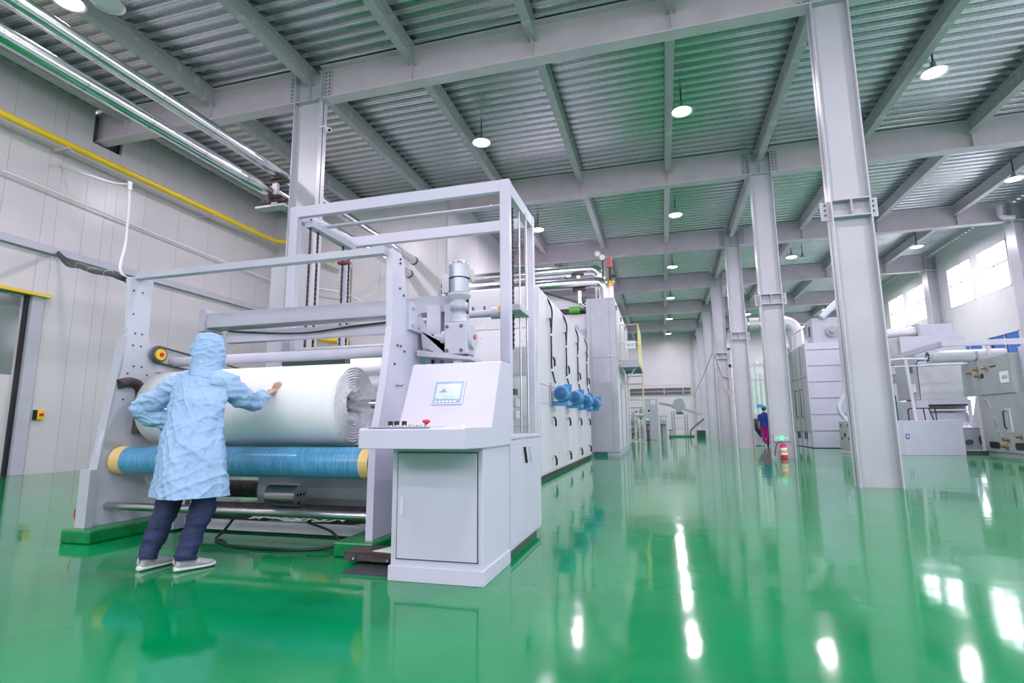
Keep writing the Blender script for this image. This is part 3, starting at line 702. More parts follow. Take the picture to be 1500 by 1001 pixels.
# ------------------------------------------------------------------ control console
kc = thing('control_console', 'white control console with sloping screen panel and shelf, nearest the aisle', 'console', (-1.55, 3.9, 0))
X0, X1 = -1.88, -1.20
kb = box('body', (X0, X1, 3.56, 4.22, .06, .90), white, kc, .006)
box('plinth', (X0-.012, X1+.012, 3.545, 4.2, 0, .10), white, kc, .004)
up = obj('upper_housing', M().prism([(3.15,.91),(3.15,1.035),(3.17,1.045),(3.70,1.045),(3.93,1.535),(3.96,1.545),(4.22,1.545),(4.22,.90),(3.58,.90)], 'x', X0-.035, X1+.02), white, kc, .006, label='housing with shelf and sloping screen panel')
dk = box('door', (X0+.05, X1-.04, 3.548, 3.562, .15, .865), white, kc, .003, label='cabinet door')
obj('door_gap', M().box(X0+.042, X0+.05, 3.556, 3.5605, .142, .873).box(X1-.04,X1-.032,3.556,3.5605,.142,.873).box(X0+.042,X1-.032,3.556,3.5605,.865,.873).box(X0+.042,X1-.032,3.556,3.5605,.142,.15), dgrey, kc)
obj('door_handle', M().prism([(X0+.085+.014*math.cos(a), .50+(.05 if math.sin(a) > 0 else -.05)+.014*math.sin(a)) for a in [k*PI/8+.01 for k in range(16)]], 'y', 3.54, 3.55), whitew, dk)
dkb = obj('control_strip', M().box(X0+.03, -1.42, 3.155, 3.42, 1.045, 1.052), pgrey, kc)
# screen on the sloping panel
sd = Vector((0,.23,.49)).normalized(); sn = Vector((0,-.49,.23)).normalized()
def onpanel(x, t, h=0): 
    p = Vector((x, 3.70, 1.045))+sd*t+sn*h; return tuple(p)
def panelbox(x0,x1,t0,t1,h0,h1):
    vs = [onpanel(a,b,c) for c in (h0,h1) for a,b in ((x0,t0),(x1,t0),(x1,t1),(x0,t1))]
    return M().add(vs, [(0,3,2,1),(4,5,6,7),(0,1,5,4),(1,2,6,5),(2,3,7,6),(3,0,4,7)])
sx0, sx1, st0, st1 = -1.685, -1.435, .18, .385
ts = obj('touch_screen', panelbox(sx0,sx1,st0,st1,0,.012), whitew, kc, .002, label='touch screen with pale blue frame')
obj('screen_bezel', panelbox(sx0+.010,sx1-.010,st0+.010,st1-.008,.012,.014), scrb, ts)
obj('screen', panelbox(sx0+.026,sx1-.026,st0+.042,st1-.032,.014,.0155), scr, ts)
gi = M()
for k in range(4): 
    b0 = sx0+.09+k*.026; g_ = panelbox(b0,b0+.02,st0+.048,st0+.060,.0155,.0165); gi.add(g_.v, g_.f); g_ = panelbox(b0,b0+.02,st0+.064,st0+.074,.0155,.0165); gi.add(g_.v, g_.f)
obj('screen_buttons', gi, mat('screen_mint',(.28,.55,.40),.3,var=0,emit=(.3,.62,.42),es=.15), ts, kind='stuff')
gi = M()
for a,b,c,d in ((.055,.115,.100,.108),(.068,.105,.108,.116),(.08,.098,.116,.13),(.03,.05,.046,.052)):
    g_ = panelbox(sx0+a,sx0+b,st0+c,st0+d,.0155,.0165); gi.add(g_.v, g_.f)
obj('screen_graphic', gi, mat('screen_ink',(.25,.28,.4),.4,var=0), ts, kind='stuff')
obj('screen_keys', (lambda q: [q.add(*(lambda g: (g.v,g.f))(panelbox(sx0+.03+k*.03,sx0+.048+k*.03,st0+.016,st0+.028,.014,.016))) for k in range(6)] and q)(M()), whitel, ts, kind='stuff')
kx = [-1.765,-1.72,-1.665,-1.615,-1.56,-1.505]
for k, x in enumerate(kx):
    y = 3.30
    kn = obj('knob', M().cyl((x,y,1.052),(x,y,1.062), .019, n=20), chrome, kc)
    if k < 3: obj('knob_cap', M().box(x-.016,x+.016,y-.006,y+.006,1.062,1.088).cyl((x,y,1.062),(x,y,1.075),.013,n=14), black, kn)
    elif k < 5: obj('knob_cap', M().cyl((x,y,1.062),(x,y,1.068), .012, n=16), whitel if k == 4 else orangel, kn)
    else: obj('knob_cap', M().cyl((x,y,1.062),(x,y,1.074), .012, n=16).lathe([(.020,1.074),(.026,1.078),(.026,1.090),(.018,1.096),(0,1.097)],(x,y,0),(0,0,1),18), redm, kn, label='red emergency stop button')
box('side_switch', (-1.375,-1.355,3.60,3.62,1.045,1.062), whitel, kc)
lk = M().cyl((-1.86,3.26,1.05),(-1.86,3.26,1.10), .006, n=8); 
# side cabinet behind the console
sc_ = thing('side_cabinet', 'low white two door cabinet directly behind the control console', 'cabinet', (-1.55, 4.9, 0))
box('body', (-1.97, -1.215, 4.24, 5.42, .06, .94), white, sc_, .006); box('top', (-1.97, -1.20, 4.235, 5.44, .94, .965), white, sc_, .003)
box('door', (-1.222, -1.205, 4.27, 4.84, .09, .93), white, sc_, .003); box('door', (-1.222, -1.205, 4.85, 5.40, .09, .93), white, sc_, .003)
for y, lb in ((4.74, black), (4.92, whitew)):
    obj('door_handle', M().bar((-1.195,y-.03,.86),(-1.195,y+.035,.72), .014, .02, (1,0,0)), lb, sc_)
box('base_rail', (-1.96,-1.26,4.26,5.40,.0,.06), dgrey, sc_)
sp2 = thing('steel_base_plate', 'dark steel bar and plate on the floor beside the console', 'plate', (-2.2,3.7,0))
box('steel_bar', (-2.44,-1.93,3.86,4.10,.03,.10), rust, sp2, .004); obj('bolt', bolts([(-2.34,3.86,.06),(-2.05,3.86,.06)], (0,-1,-.2), .012, .03), chrome, sp2)
box('floor_plate', (-2.30,-1.93,3.62,3.86,0,.012), mat('dark_plate',(.10,.10,.12),.35,.6,var=.3,bump=.2), sp2)
tag(obj('paper_sheet', M().prism([(-2.20,3.88),(-1.94,3.84),(-1.93,4.05),(-2.12,4.10)],'z',.103,.107), paper), 'pale sheet of paper lying on the dark steel bar', 'paper')
# ------------------------------------------------------------------ oven (dryer) with blue motors
ov = thing('drying_oven', 'long white oven with black lever handles and four blue fan motors', 'oven', (-3, 13.6, 0))
OX0, OX1, OY0, OY1, OZ = -3.75, -2.24, 10.0, 17.4, 3.75
box('base', (OX0+.05, OX1-.06, OY0+.05, OY1, .0, .08), rust, ov)
box('body', (OX0, OX1, OY0, OY1, .08, OZ), whitew, ov, .02)
nb = 4; dy = (OY1-OY0)/nb
front = [(OX0+.02,-3.0,.10,1.0),( -2.98,OX1-.02,.10,1.0),(OX0+.02,-3.0,1.02,2.1),(-2.98,OX1-.02,1.02,2.1),(OX0+.02,-2.6,2.12,2.9),(-2.58,OX1-.02,2.12,2.9),(OX0+.02,OX1-.02,2.92,OZ-.03)]
for a,b,c,d in front: box('front_panel', (a,b,OY0-.02,OY0,c,d), whitew, ov, .004)
obj('panel_screw', bolts([(x,OY0-.02,z) for x in (-3.4,-2.5) for z in (.35,1.2,1.8,2.3,2.75,3.1,3.5)], (0,-1,0), .016, .008), pgrey, ov, kind='stuff')
ctl = box('louvre_panel', (-2.75,-2.28,OY0-.05,OY0-.02,2.0,2.55), pgrey, ov)
lv = M()
for k in range(11): lv.box(-2.73+k*.041,-2.705+k*.041,OY0-.06,OY0-.05,2.02,2.53)
obj('louvre_slat', lv, mgrey, ctl, kind='stuff')
def lever(y, z, par, s=1):
    h = obj('lever_handle', M().tube([(OX1+.02,y+.02,z+.02),(OX1+.085,y+.02,z+.03),(OX1+.10,y+.03,z-.03),(OX1+.10,y+.05,z-.12),(OX1+.085,y+.06,z-.16)], [.014,.018,.022,.022,.014], 8), black, par)
    obj('lever_pivot', M().cyl((OX1,y,z),(OX1+.08,y,z), .028, n=12), chrome, h)
    return h
for k in range(nb):
    a = OY0+k*dy
    for z0, z1, nm in ((.12,1.46,'lower_door'),(1.83,OZ-.04,'upper_door')):
        d = box(nm, (OX1-.005, OX1+.018, a+.015, a+dy-.015, z0, z1), whitew, ov, .004)
        for z in ((.38,1.17) if z0 < 1 else (2.42,3.2)): lever(a+1.05 if z < 3 else a+.72, z, d)
        obj('door_knob', M().cyl((OX1+.018,a+1.45,z0+.12),(OX1+.04,a+1.45,z0+.12), .03, n=12).cyl((OX1+.018,a+1.4,1.36),(OX1+.03,a+1.4,1.36), .03, n=12) if z0 < 1 else M().cyl((OX1+.018,a+1.3,z0+.3),(OX1+.04,a+1.3,z0+.3), .03, n=12), steel, d)
    obj('middle_panel', M().box(OX1-.005,OX1+.012,a+.005,a+dy-.005,1.47,1.82), whitew, ov, .003)
    # fan motor, shaft along the hall
    my, mz, mx = a+1.15, 1.68, OX1+.26
    mo = obj('fan_motor', M().cyl((mx,my-.22,mz),(mx,my+.22,mz), .145, n=28), blue, ov, .0, label='blue fan motor')
    fm = M()
    for q in range(20):
        t = 2*PI*q/20; fm.bar((mx+.155*math.cos(t),my-.15,mz+.155*math.sin(t)),(mx+.155*math.cos(t),my+.2,mz+.155*math.sin(t)), .012, .03, (math.cos(t),0,math.sin(t)))
    obj('motor_fins', fm, blue, mo)
    obj('fan_cover', M().lathe([(0,-.30),(.10,-.30),(.15,-.28),(.165,-.24),(.165,-.15)], (mx,my,mz), (0,1,0), 28), blue, mo)
    gg = M()
    for r in (.02,.05,.08,.11): gg.lathe([(r-.011,-.306),(r+.011,-.306),(r+.011,-.300)], (mx,my,mz), (0,1,0), 24)
    obj('fan_grille', gg, mat('deep_blue',(.02,.10,.24),.4), mo)
    box('terminal_box', (mx+.02,mx+.17,my-.05,my+.1,mz+.08,mz+.20), blue, mo, .006)
    box('motor_foot', (OX1+.012,mx+.12,my-.14,my+.2,mz-.24,mz-.15), blue, mo, .004)
    box('motor_mount', (OX1+.012,OX1+.06,my-.30,my-.24,mz-.24,mz+.22), steel, mo)
    # cable down the door
    xa = OX1+.05; ca = a+1.02
    obj('motor_cable', M().tube(smooth([(OX1-.18,ca-.5,OZ+.02),(OX1-.02,ca-.25,OZ-.02),(OX1+.06,ca+.05,OZ-.25),(OX1+.05,ca+.08,OZ-.55),(xa,ca,OZ-.85),(xa,ca,2.6),(xa,ca+.02,2.2),(xa+.06,ca+.06,1.9)],4), .018, 8), black, ov)
    for z in (2.9,2.15): obj('cable_clip', M().cyl((xa,ca,z),(xa,ca,z+.05), .026, n=10), whitel, ov)
eb2 = thing('flexible_duct', 'crinkled grey duct elbow above the oven, left of the gear motor', 'duct', (-4.3, 10.3, 3.3))
path = [(-4.30,10.3,3.76),(-4.30,10.3,3.90)]+[(-4.30+.21-.21*math.cos(a),10.3,3.95+.21*math.sin(a)) for a in [k*PI/16 for k in range(1,9)]]+[(-3.7,10.32,4.16)]
rad = [.132 if k % 2 else .145 for k in range(len(path))]
obj('duct_elbow', M().tube(path, rad, 18), mat('crinkled_foil',(.50,.50,.50),.5,.6,bump=.5,bscale=30), eb2); obj('duct_collar', M().cyl((-4.30,10.3,3.62),(-4.30,10.3,3.77), .15, n=24), steel, eb2)
obj('duct_neck', M().cyl((-4.30,10.3,3.3),(-4.30,10.3,3.62), .12, n=24), whitew, eb2)
ib = thing('inlet_housing', 'white fabric inlet housing left of the oven front', 'machine', (-4.4, 10, 0))
box('housing', (-5.0,OX0-.02,10.0,13.0,2.1,3.3), whitew, ib, .02); box('support_leg', (-4.95,-4.85,10.05,10.15,0,2.1), pgrey, ib); box('support_leg', (-3.92,-3.82,10.05,10.15,0,2.1), pgrey, ib)
# ------------------------------------------------------------------ tall cabinet beyond the oven
tw = thing('tall_cabinet', 'tall grey clad machine cabinet beyond the white oven', 'machine', (-2.0, 21.8, 0))
TX0, TX1, TY0, TY1, TZ = -2.40, -1.42, 18.4, 25.0, 5.38
box('body', (TX0,TX1,TY0,TY1,.10,TZ), pgrey, tw, .015)
for a,b in ((TX0+.0,TX0+.14),(TX0+.15,TX1-.2),(TX1-.19,TX1)):
    box('front_panel', (a,b,TY0-.015,TY0,.12,3.28), pgrey, tw, .003); box('front_panel', (a,b,TY0-.015,TY0,3.30,TZ-.02), pgrey, tw, .003)
obj('panel_screw', bolts([(TX1-.22+dx,TY0-.015,z) for dx in (0,.08) for z in (3.2,3.36)], (0,-1,0), .02, .01), whitel, tw, kind='stuff')
box('green_footing', (TX0+.15,TX1-.40,TY0-.12,TY0,0,.13), mat('dark_teal',(.02,.14,.12),.4), tw)
box('plinth', (TX0+.02,TX1-.02,TY0+.01,TY1,0,.10), pgrey, tw)
for k in range(3):
    a = TY0+.2+k*2.2
    d = box('side_door', (TX1,TX1+.02,a,a+2.1,.2,2.6), whitew, tw, .004); box('door_gap', (TX1+.02,TX1+.03,a+1.0,a+1.05,.25,2.5), dgrey, d)
    box('upper_door', (TX1,TX1+.02,a,a+2.1,3.3,5.3), pgrey, tw, .004)
    obj('corner_latch', M().box(TX1+.02,TX1+.05,a+.1,a+.25,5.0,5.15), dgrey, tw)
lb = thing('oven_exhaust_section', 'pale grey housing of stepped panels between oven and tall cabinet', 'machine', (-3.6, 19, 0))
box('housing', (-4.7,TX0-.02,18.6,24.0,0,4.9), whitew, lb, .01)
for a,b,c,d in ((-3.5,-3.0,3.8,4.1),(-2.98,-2.45,3.8,4.35),(-3.5,-2.7,4.12,4.5),(-3.1,-2.45,3.3,3.78)): box('panel', (a,b,18.57,18.6,c,d), pgrey, lb, .004)
box('hood', (-6.2,TX0-.1,18.9,24,5.15,5.3), whitew, lb)
obj('sloping_roof', M().prism([(-6.2,5.3),(TX0-.1,5.3),(-4.6,6.05),(-6.2,6.3)], 'y', 19.2, 24), whitew, lb)
obj('roof_edge', M().bar((-4.6,19.15,6.10),(TX0-.1,19.15,5.36), .06, .05), dgrey, lb)
box('dark_slot', (-4.6,TX0-.05,18.75,18.85,4.92,5.14), black, lb)
gc = tag(obj('green_cylinder', M().cyl((-3.0,18.5,5.03),(-2.62,18.5,5.03), .12, n=20), limeg), 'lime green cylinder in the dark slot beside the tall cabinet', 'cylinder')
tag(obj('steel_coupling', M().cyl((-2.62,18.5,5.03),(-2.42,18.5,5.03), .04, n=12).cyl((-2.46,18.5,5.03),(-2.42,18.5,5.03), .08, n=12), dgrey), 'small dark coupling right of the lime green cylinder', 'coupling')
# steam pipes over the cabinet
def steam(z, xe, y, r, zb, label):
    t = thing('steam_pipe', label, 'pipe', (-4, y, z))
    p = [(XE+.1,y,z),(xe-.35,y,z)]+[(xe-.35+.35*math.sin(a),y,z-.35+.35*math.cos(a)) for a in [k*PI/16 for k in range(1,9)]]+[(xe,y,zb)]
    obj('pipe_jacket', M().tube(p, r, 22), alu, t)
    for x in (-6.0,-5.0,-4.0,-3.0): obj('jacket_seam', M().cyl((x,y,z),(x+.03,y,z), r+.006, n=22, caps=False), alu, t)
    obj('jacket_seam', M().cyl((xe,y,z-.45),(xe,y,z-.42), r+.006, n=22, caps=False), alu, t)
    return t
steam(6.78, -2.0, 19.6, .20, TZ, 'upper silver steam pipe bending down onto the tall cabinet')
s2 = steam(6.05, -1.75, 18.75, .19, TZ, 'lower silver steam pipe bending down onto the tall cabinet')
for x, y, z in ((-2.75,19.2,6.5),(-2.65,18.75,5.8)):
    t = thing('pipe_support', 'brown bracket carrying the %s silver steam pipe' % ('upper' if z > 6 else 'lower'), 'bracket', (x,y,5.3))
    box('cross_plate', (x-.25,x+.2,y-.1,y+.1,z-.02,z+.04), rust, t); box('upright', (x-.06,x+.06,y-.05,y+.05,5.31 if z < 6 else 5.9,z), steel, t)
gz = thing('pressure_gauges', 'pair of small round pressure gauges above the tall cabinet', 'gauge', (-1.9,18.9,6.6))
for dx, z in ((-.14,7.12),(.03,6.98)):
    g_ = obj('gauge_body', M().cyl((-1.85+dx,18.9,z),(-1.85+dx,18.83,z), .11, n=24), steel, gz); obj('gauge_face', M().cyl((-1.85+dx,18.83,z),(-1.85+dx,18.825,z), .095, n=24), whitel, g_)
obj('gauge_stem', M().cyl((-1.82,18.9,6.2),(-1.82,18.9,6.95), .025, n=8), rust, gz)
rv = thing('safety_valve', 'red safety valve beside the pressure gauges', 'valve', (-1.55,19,6.5))
obj('valve_body', M().cyl((-1.58,19,6.62),(-1.58,19,6.98), .10, n=16), mat('valve_red',(.55,.12,.12),.4), rv); obj('valve_stem', M().cyl((-1.58,19,5.4),(-1.58,19,6.62), .05, n=12).cyl((-1.58,19,6.3),(-1.40,19,6.3), .05, n=10), rust, rv)
bv = thing('brass_valve', 'brown brass valve on the pipe stub over the tall cabinet', 'valve', (-1.55,18.7,5.9))
obj('valve_body', M().lathe([(0,0),(.10,0),(.14,.08),(.10,.16),(.13,.22),(.13,.3),(0,.3)], (-1.62,18.85,5.80), (.3,0,1), 16), brass, bv); obj('pipe_stub', M().cyl((-1.62,18.85,TZ),(-1.62,18.85,5.85), .17, n=20), alu, bv)
# platform with yellow rail, sign and ladder
pf = thing('access_platform', 'grey steel platform with yellow handrail on the side of the tall cabinet', 'platform', (-1.1, 20.8, 3.3))
PXA, PXB, PYA, PYB, PZ = -1.385, -.72, 19.6, 22.3, 3.18
box('deck', (PXA,PXB,PYA,PYB,PZ-.03,PZ), mgrey, pf)
for c in ((PXA,PXB,PYA-.03,PYA,PZ-.13,PZ+.02),(PXA,PXB,PYB,PYB+.04,PZ-.13,PZ+.02),(PXB,PXB+.04,PYA,PYB,PZ-.13,PZ+.02)): box('edge_channel', c, pgrey, pf)
rr = M(); 
def hr(p, r=.022): return M().tube(p, r, 8)
box('toe_board', (PXA,PXB,PYA-.01,PYA+.01,PZ+.02,PZ+.14), pgrey, pf)
obj('handrail', hr([(PXA+.04,PYA,PZ),(PXA+.04,PYA,PZ+1.42),(PXB,PYA,PZ+1.42),(PXB,PYA,PZ)]), payel, pf)
obj('handrail', hr([(PXB,PYA,PZ+1.42),(PXB,PYB,PZ+1.42),(PXB,PYB,PZ)]), payel, pf)
obj('mid_rail', hr([(PXA+.04,PYA,PZ+.75),(PXB,PYA,PZ+.75),(PXB,PYB,PZ+.75)]), payel, pf)
for y in (20.3,21.0,21.7): obj('rail_post', hr([(PXB,y,PZ),(PXB,y,PZ+1.42)]), payel, pf)
obj('rail_post', hr([((PXA+PXB)/2-.1,PYA,PZ),((PXA+PXB)/2-.1,PYA,PZ+.75)], .018), payel, pf)
obj('brace', M().bar((PXA,PYA+.2,PZ-.9),(PXB-.1,PYA+.2,PZ-.08), .05, .05), pgrey, pf)
def glyph(par, x, y, z, s, d, mt, seed=0, ax='y'):
    """one square character as upright and level strokes"""
    m = M()
    sets = [[(0,.85,.45,.95),(.18,.1,.28,.95),(0,.45,.45,.53),(.0,.1,.1,.4),(.38,.15,.46,.5),(.55,.8,1,.88),(.73,.05,.81,.95),(.55,.45,1,.53),(.55,.05,1,.13)],
            [(0,.85,1,.93),(.45,.05,.55,.93),(.05,.5,.95,.58),(0,.05,1,.13),(.05,.13,.13,.5)]]
    for a,b,c,e in sets[seed % 2]: m.box(x+a*s, x+c*s, y-d, y, z+b*s, z+e*s)
    return m
sg = thing('platform_sign', 'white sign with blue lettering on the yellow platform rail', 'sign', (-1.0,19.55,3.85))
box('sign_board', (-1.18,-.82,19.55,19.57,3.72,4.0), whitel, sg)
for k in (0,1): obj('lettering', glyph(sg,-1.10+k*.13,19.549,3.80,.10,.003,bluep,k), bluep, sg)
ld = thing('ladder', 'steel ladder with yellow stiles hanging down from the platform', 'ladder', (-1.0,22.5,0))
for x in (PXA+.08, PXB):
    obj('stile', hr([(x,22.42,.1),(x,22.42,PZ)], .024), pgrey, ld)
    obj('hand_stile', hr([(x,22.36,1.6),(x,22.36,PZ+(.0 if x < -1 else 1.0))], .022), payel, ld)
for k in range(9): obj('rung', hr([(PXA+.08,22.42,.40+k*.32),(PXB,22.42,.40+k*.32)], .016), steel, ld)
# ------------------------------------------------------------------ far end machines
fc = thing('far_control_cabinet', 'tall grey control cabinet at the far end of the aisle', 'cabinet', (-.6,36,0))
box('column', (-.78,-.28,36,36.5,.02,2.6), pgrey, fc, .01); box('wide_head', (-1.15,-.28,36.02,36.6,1.35,2.65), pgrey, fc, .01)
box('plate_sign', (-.70,-.45,35.985,36,2.25,2.5), whitel, fc); obj('round_window', M().cyl((-.84,36.02,1.85),(-.84,36.0,1.85), .07, n=16), black, fc)
obj('lettering', glyph(fc,-.63,35.984,2.30,.12,.004,bluep,0), bluep, fc)
for nm, x0, x1, sc_m, lb_ in (('operator_console', -1.12,-.82, scrg, 'grey operator console with green lit screen, left of the far cabinet'),('operator_console', -.20,.22, scr, 'grey operator console with pale screen, right of the far cabinet')):
    t = thing(nm, lb_, 'console', ((x0+x1)/2, 36.8, 0)); box('body', (x0,x1,36.8,37.2,.0,1.55), pgrey, t, .01)
    box('screen', (x0+.05,x1-.05,36.785,36.8,1.25,1.45), sc_m, t); box('keyboard_shelf', (x0+.03,x1-.05,36.55,36.8,.95,.99), dgrey, t); box('shelf_post', (x0+.08,x0+.13,36.6,36.65,.05,.95), dgrey, t)
for x, y, lb_ in ((-.92,35.4,'black stool left of the far cabinet foot'),(.45,38.5,'black stool right of the far consoles')):
    t = thing('stool', lb_, 'stool', (x,y,0)); obj('seat', M().cyl((x,y,.55),(x,y,.60), .14, n=14), black, t); obj('post', M().cyl((x,y,.03),(x,y,.55), .03, n=8), black, t); obj('foot', M().cyl((x,y,0),(x,y,.03), .14, n=12), black, t)
vl = thing('valve_skid', 'dark valve skid and pipework behind the ladder', 'machine', (-1.55,34,0))
random.seed(3)
vm = M()
for k in range(9):
    x = -1.95+random.random()*.75; y = 34+random.random()*.8; z = random.uniform(.6,1.9); vm.tube([(x,y,.1),(x,y,z),(x+.25,y,z+.1)], .035, 8)
obj('pipework', vm, steel, vl)
for k in range(6):
    x = -1.9+random.random()*.7; z = random.uniform(.9,2.1); obj('valve_wheel', M().lathe([(.07,-.02),(.10,0),(.07,.02),(.06,0),(.07,-.02)],(x,33.9,z),(0,1,.2),14).cyl((x,33.95,z),(x,34.05,z),.03,n=8), dgrey if k % 2 else steel, vl)
for c in ((-2.0,-1.95,33.6,34.9,0,.9),(-1.25,-1.2,33.6,34.9,0,.9),(-2.0,-1.2,33.6,33.65,.25,.3),(-2.0,-1.2,33.6,33.65,.85,.9),(-2.0,-1.2,33.6,33.65,.5,.54)): box('guard_rail', c, steel, vl)
fv = thing('far_conveyor', 'grey inclined conveyor with motor hump on a frame by the far wall', 'conveyor', (1.0,43,0))
obj('arm', M().bar((-.25,43.5,2.60),(1.1,43.5,2.28), .5, .18), mgrey, fv); obj('arm', M().bar((1.3,43.5,2.2),(2.8,43.5,1.65), .5, .16), mgrey, fv)
obj('motor_hood', M().prism([(.75,2.2),(.85,2.75),(1.15,2.95),(1.5,2.9),(1.75,2.25),(1.4,2.2),(1.45,1.75),(1.05,1.75),(1.0,2.15)], 'y', 43.2, 43.9), mgrey, fv, .02)
obj('motor', M().cyl((1.0,43.1,1.8),(1.5,43.1,1.8), .10, n=14), dgrey, fv)
for x in (.62,.78,1.55,1.72): box('frame_post', (x,x+.10,43.2,43.3,.12,1.95 if x < 1.2 else 1.7), mgrey, fv, .004)
for z in (.6,1.4): box('cross_rail', (.7,1.65,43.22,43.28,z,z+.08), pgrey, fv)
box('green_footing', (.4,2.2,43.0,44,0,.12), greenp, fv)
ffx = thing('feed_chute', 'dark sloping feed chute at the base of the far columns', 'machine', (2.4,42,0))
obj('chute', M().prism([(1.95,.35),(2.9,1.1),(2.9,1.3),(2.1,.75),(1.95,.65)],'y',42,42.6), steel, ffx); obj('chute_edge', M().tube([(1.9,42,.1),(1.92,42,.5),(2.4,42,.95),(2.9,42,1.35)],.05,8), dgrey, ffx); box('green_base', (2.4,2.95,42,43,0,.5), mat('dark_green_base',(.01,.06,.03),.5), ffx, .01)
tag(obj('white_post', M().cyl((3.95,26.88,.0),(3.95,26.88,6.3), .05, n=10), whitew), 'slim white post behind the second column', 'post')
tag(obj('post_foot', M().prism([(3.72,.02),(4.42,.02),(3.98,.72),(3.86,.72)],'y',26.70,26.82), pgrey), 'triangular grey foot at the base of the slim white post', 'bracket')
cdt = thing('sagging_cable', 'thin grey cable tube strung between the aisle columns', 'cable', (3,30,4)); obj('tube', M().tube([(2.9,52.8,3.6),(2.95,42,4.3),(2.95,35,4.9),(2.95,31.7,5.2),(3.3,31.7,3.6),(3.9,31.6,3.4),(6,31.6,3.3)], .035, 6), lgrey, cdt)
obj('strap', M().tube([(2.95,31.6,4.0),(3.2,28,2.4),(3.5,24.4,.6),(3.55,24.35,0.02)],.014,5), brass, cdt)
# ------------------------------------------------------------------ extinguisher, exit sign
YX = BY[4]-.012
ex = thing('fire_extinguisher', 'red fire extinguisher standing at the foot of the second column', 'fire extinguisher', (3.30, YX-.12, 0))
obj('cylinder', M().lathe([(0,0),(.085,0),(.09,.02),(.09,.36),(.075,.41),(.03,.44),(.028,.46),(0,.46)], (3.30,YX-.13,0), (0,0,1), 24), pinkred, ex)
obj('label_panel', M().lathe([(.0915,.13),(.0915,.33)], (3.30,YX-.13,0), (0,0,1), 24), whitel, ex); obj('label_patch', M().lathe([(.0925,.18),(.0925,.26)], (3.30,YX-.13,0), (0,0,1), 24), orangel, ex)
obj('valve_head', M().cyl((3.30,YX-.13,.46),(3.30,YX-.13,.50), .025, n=12).bar((3.25,YX-.13,.51),(3.36,YX-.13,.535), .025, .012), chrome, ex)
obj('hose', M().tube([(3.28,YX-.14,.48),(3.20,YX-.15,.49),(3.12,YX-.14,.42),(3.08,YX-.12,.25),(3.06,YX-.1,.10)], .012, 8), black, ex)
xs = thing('exit_sign', 'green lit exit sign with arrows fixed low on the second column', 'sign', (3.3,YX,.62))
box('sign_box', (3.06,3.50,YX-.05,YX-.001,.50,.70), pgrey, xs, .004)
em = M(); c0 = 3.29
em.box(c0-.065,c0+.065,YX-.054,YX-.0505,.535,.665)
obj('pictogram_field', em, exitg, xs)
rm = M(); yz = YX-.0545
rm.cyl((c0-.012,yz,.645),(c0-.012,yz-.001,.645),.012,n=10); rm.bar((c0-.012,yz,.632),(c0+.004,yz,.598), .001,.022,(1,0,0)); rm.bar((c0+.004,yz,.60),(c0+.03,yz,.575),.001,.012,(1,0,0)); rm.bar((c0+.03,yz,.575),(c0+.028,yz,.548),.001,.012,(1,0,0)); rm.bar((c0+.002,yz,.60),(c0-.022,yz,.578),.001,.012,(1,0,0)); rm.bar((c0-.022,yz,.578),(c0-.045,yz,.572),.001,.012,(1,0,0)); rm.bar((c0-.012,yz,.63),(c0-.04,yz,.615),.001,.01,(1,0,0)); rm.bar((c0-.006,yz,.628),(c0+.03,yz,.615),.001,.01,(1,0,0))
obj('running_figure', rm, whitel, xs)
for s in (-1,1): obj('arrow', M().prism([(c0+s*.085,.59),(c0+s*.085,.61),(c0+s*.14,.61),(c0+s*.14,.63),(c0+s*.18,.60),(c0+s*.14,.57),(c0+s*.14,.59)][::s], 'y', YX-.054, YX-.0505), exitg, xs)
# ------------------------------------------------------------------ right side machines
bx = thing('opener_box', 'large white sheet metal box with level ribs behind the nearest column', 'machine', (7,26,0))
box('body', (5.8,7.9,24.5,28.0,.02,4.28), white, bx, .01)
for k in range(6): box('front_rib', (5.86,7.88,24.47,24.5,.70+k*.66,.725+k*.66), pgrey, bx); 
for k in range(5):
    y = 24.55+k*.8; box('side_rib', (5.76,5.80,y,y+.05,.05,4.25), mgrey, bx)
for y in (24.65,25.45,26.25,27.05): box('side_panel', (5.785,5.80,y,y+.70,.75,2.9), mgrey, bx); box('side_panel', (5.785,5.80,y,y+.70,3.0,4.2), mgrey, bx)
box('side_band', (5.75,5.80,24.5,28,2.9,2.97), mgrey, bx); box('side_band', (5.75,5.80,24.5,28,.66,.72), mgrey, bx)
for y in (25.3,26.5): obj('side_port', M().prism([(y,.35),(y+.35,.35),(y+.38,.4),(y+.38,.58),(y+.35,.63),(y,.63),(y-.03,.58),(y-.03,.4)],'x',5.77,5.79), black, bx)
for y in (25.5,26.4): obj('pull_handle', M().tube([(5.78,y,2.4),(5.70,y,2.42),(5.70,y,1.6),(5.70,y+.05,1.3),(5.78,y+.1,1.2)],.02,6), dgrey, bx)
tp = thing('fan_box', 'small grey fan box with dark slot on top of the ribbed box', 'box', (6.5,25,4.3))
box('body', (6.2,7.6,24.7,25.6,4.28,5.35), pgrey, tp, .01); obj('slot', M().prism([(24.85+.08*math.cos(a)+.3, (5.0 if math.sin(a) > 0 else 4.7)+.08*math.sin(a)) for a in [k*PI/8+.01 for k in range(16)]], 'x', 6.18, 6.2), black, tp)
obj('round_cover', M().cyl((6.9,24.7,4.75),(6.9,24.6,4.75),.22,n=20).cyl((6.9,24.62,4.75),(6.9,24.5,4.75),.08,n=14), mgrey, tp)
du = thing('elbow_duct', 'wide galvanised duct crossing behind the columns and bending down to the ribbed box', 'duct', (5.5,27,5.4))
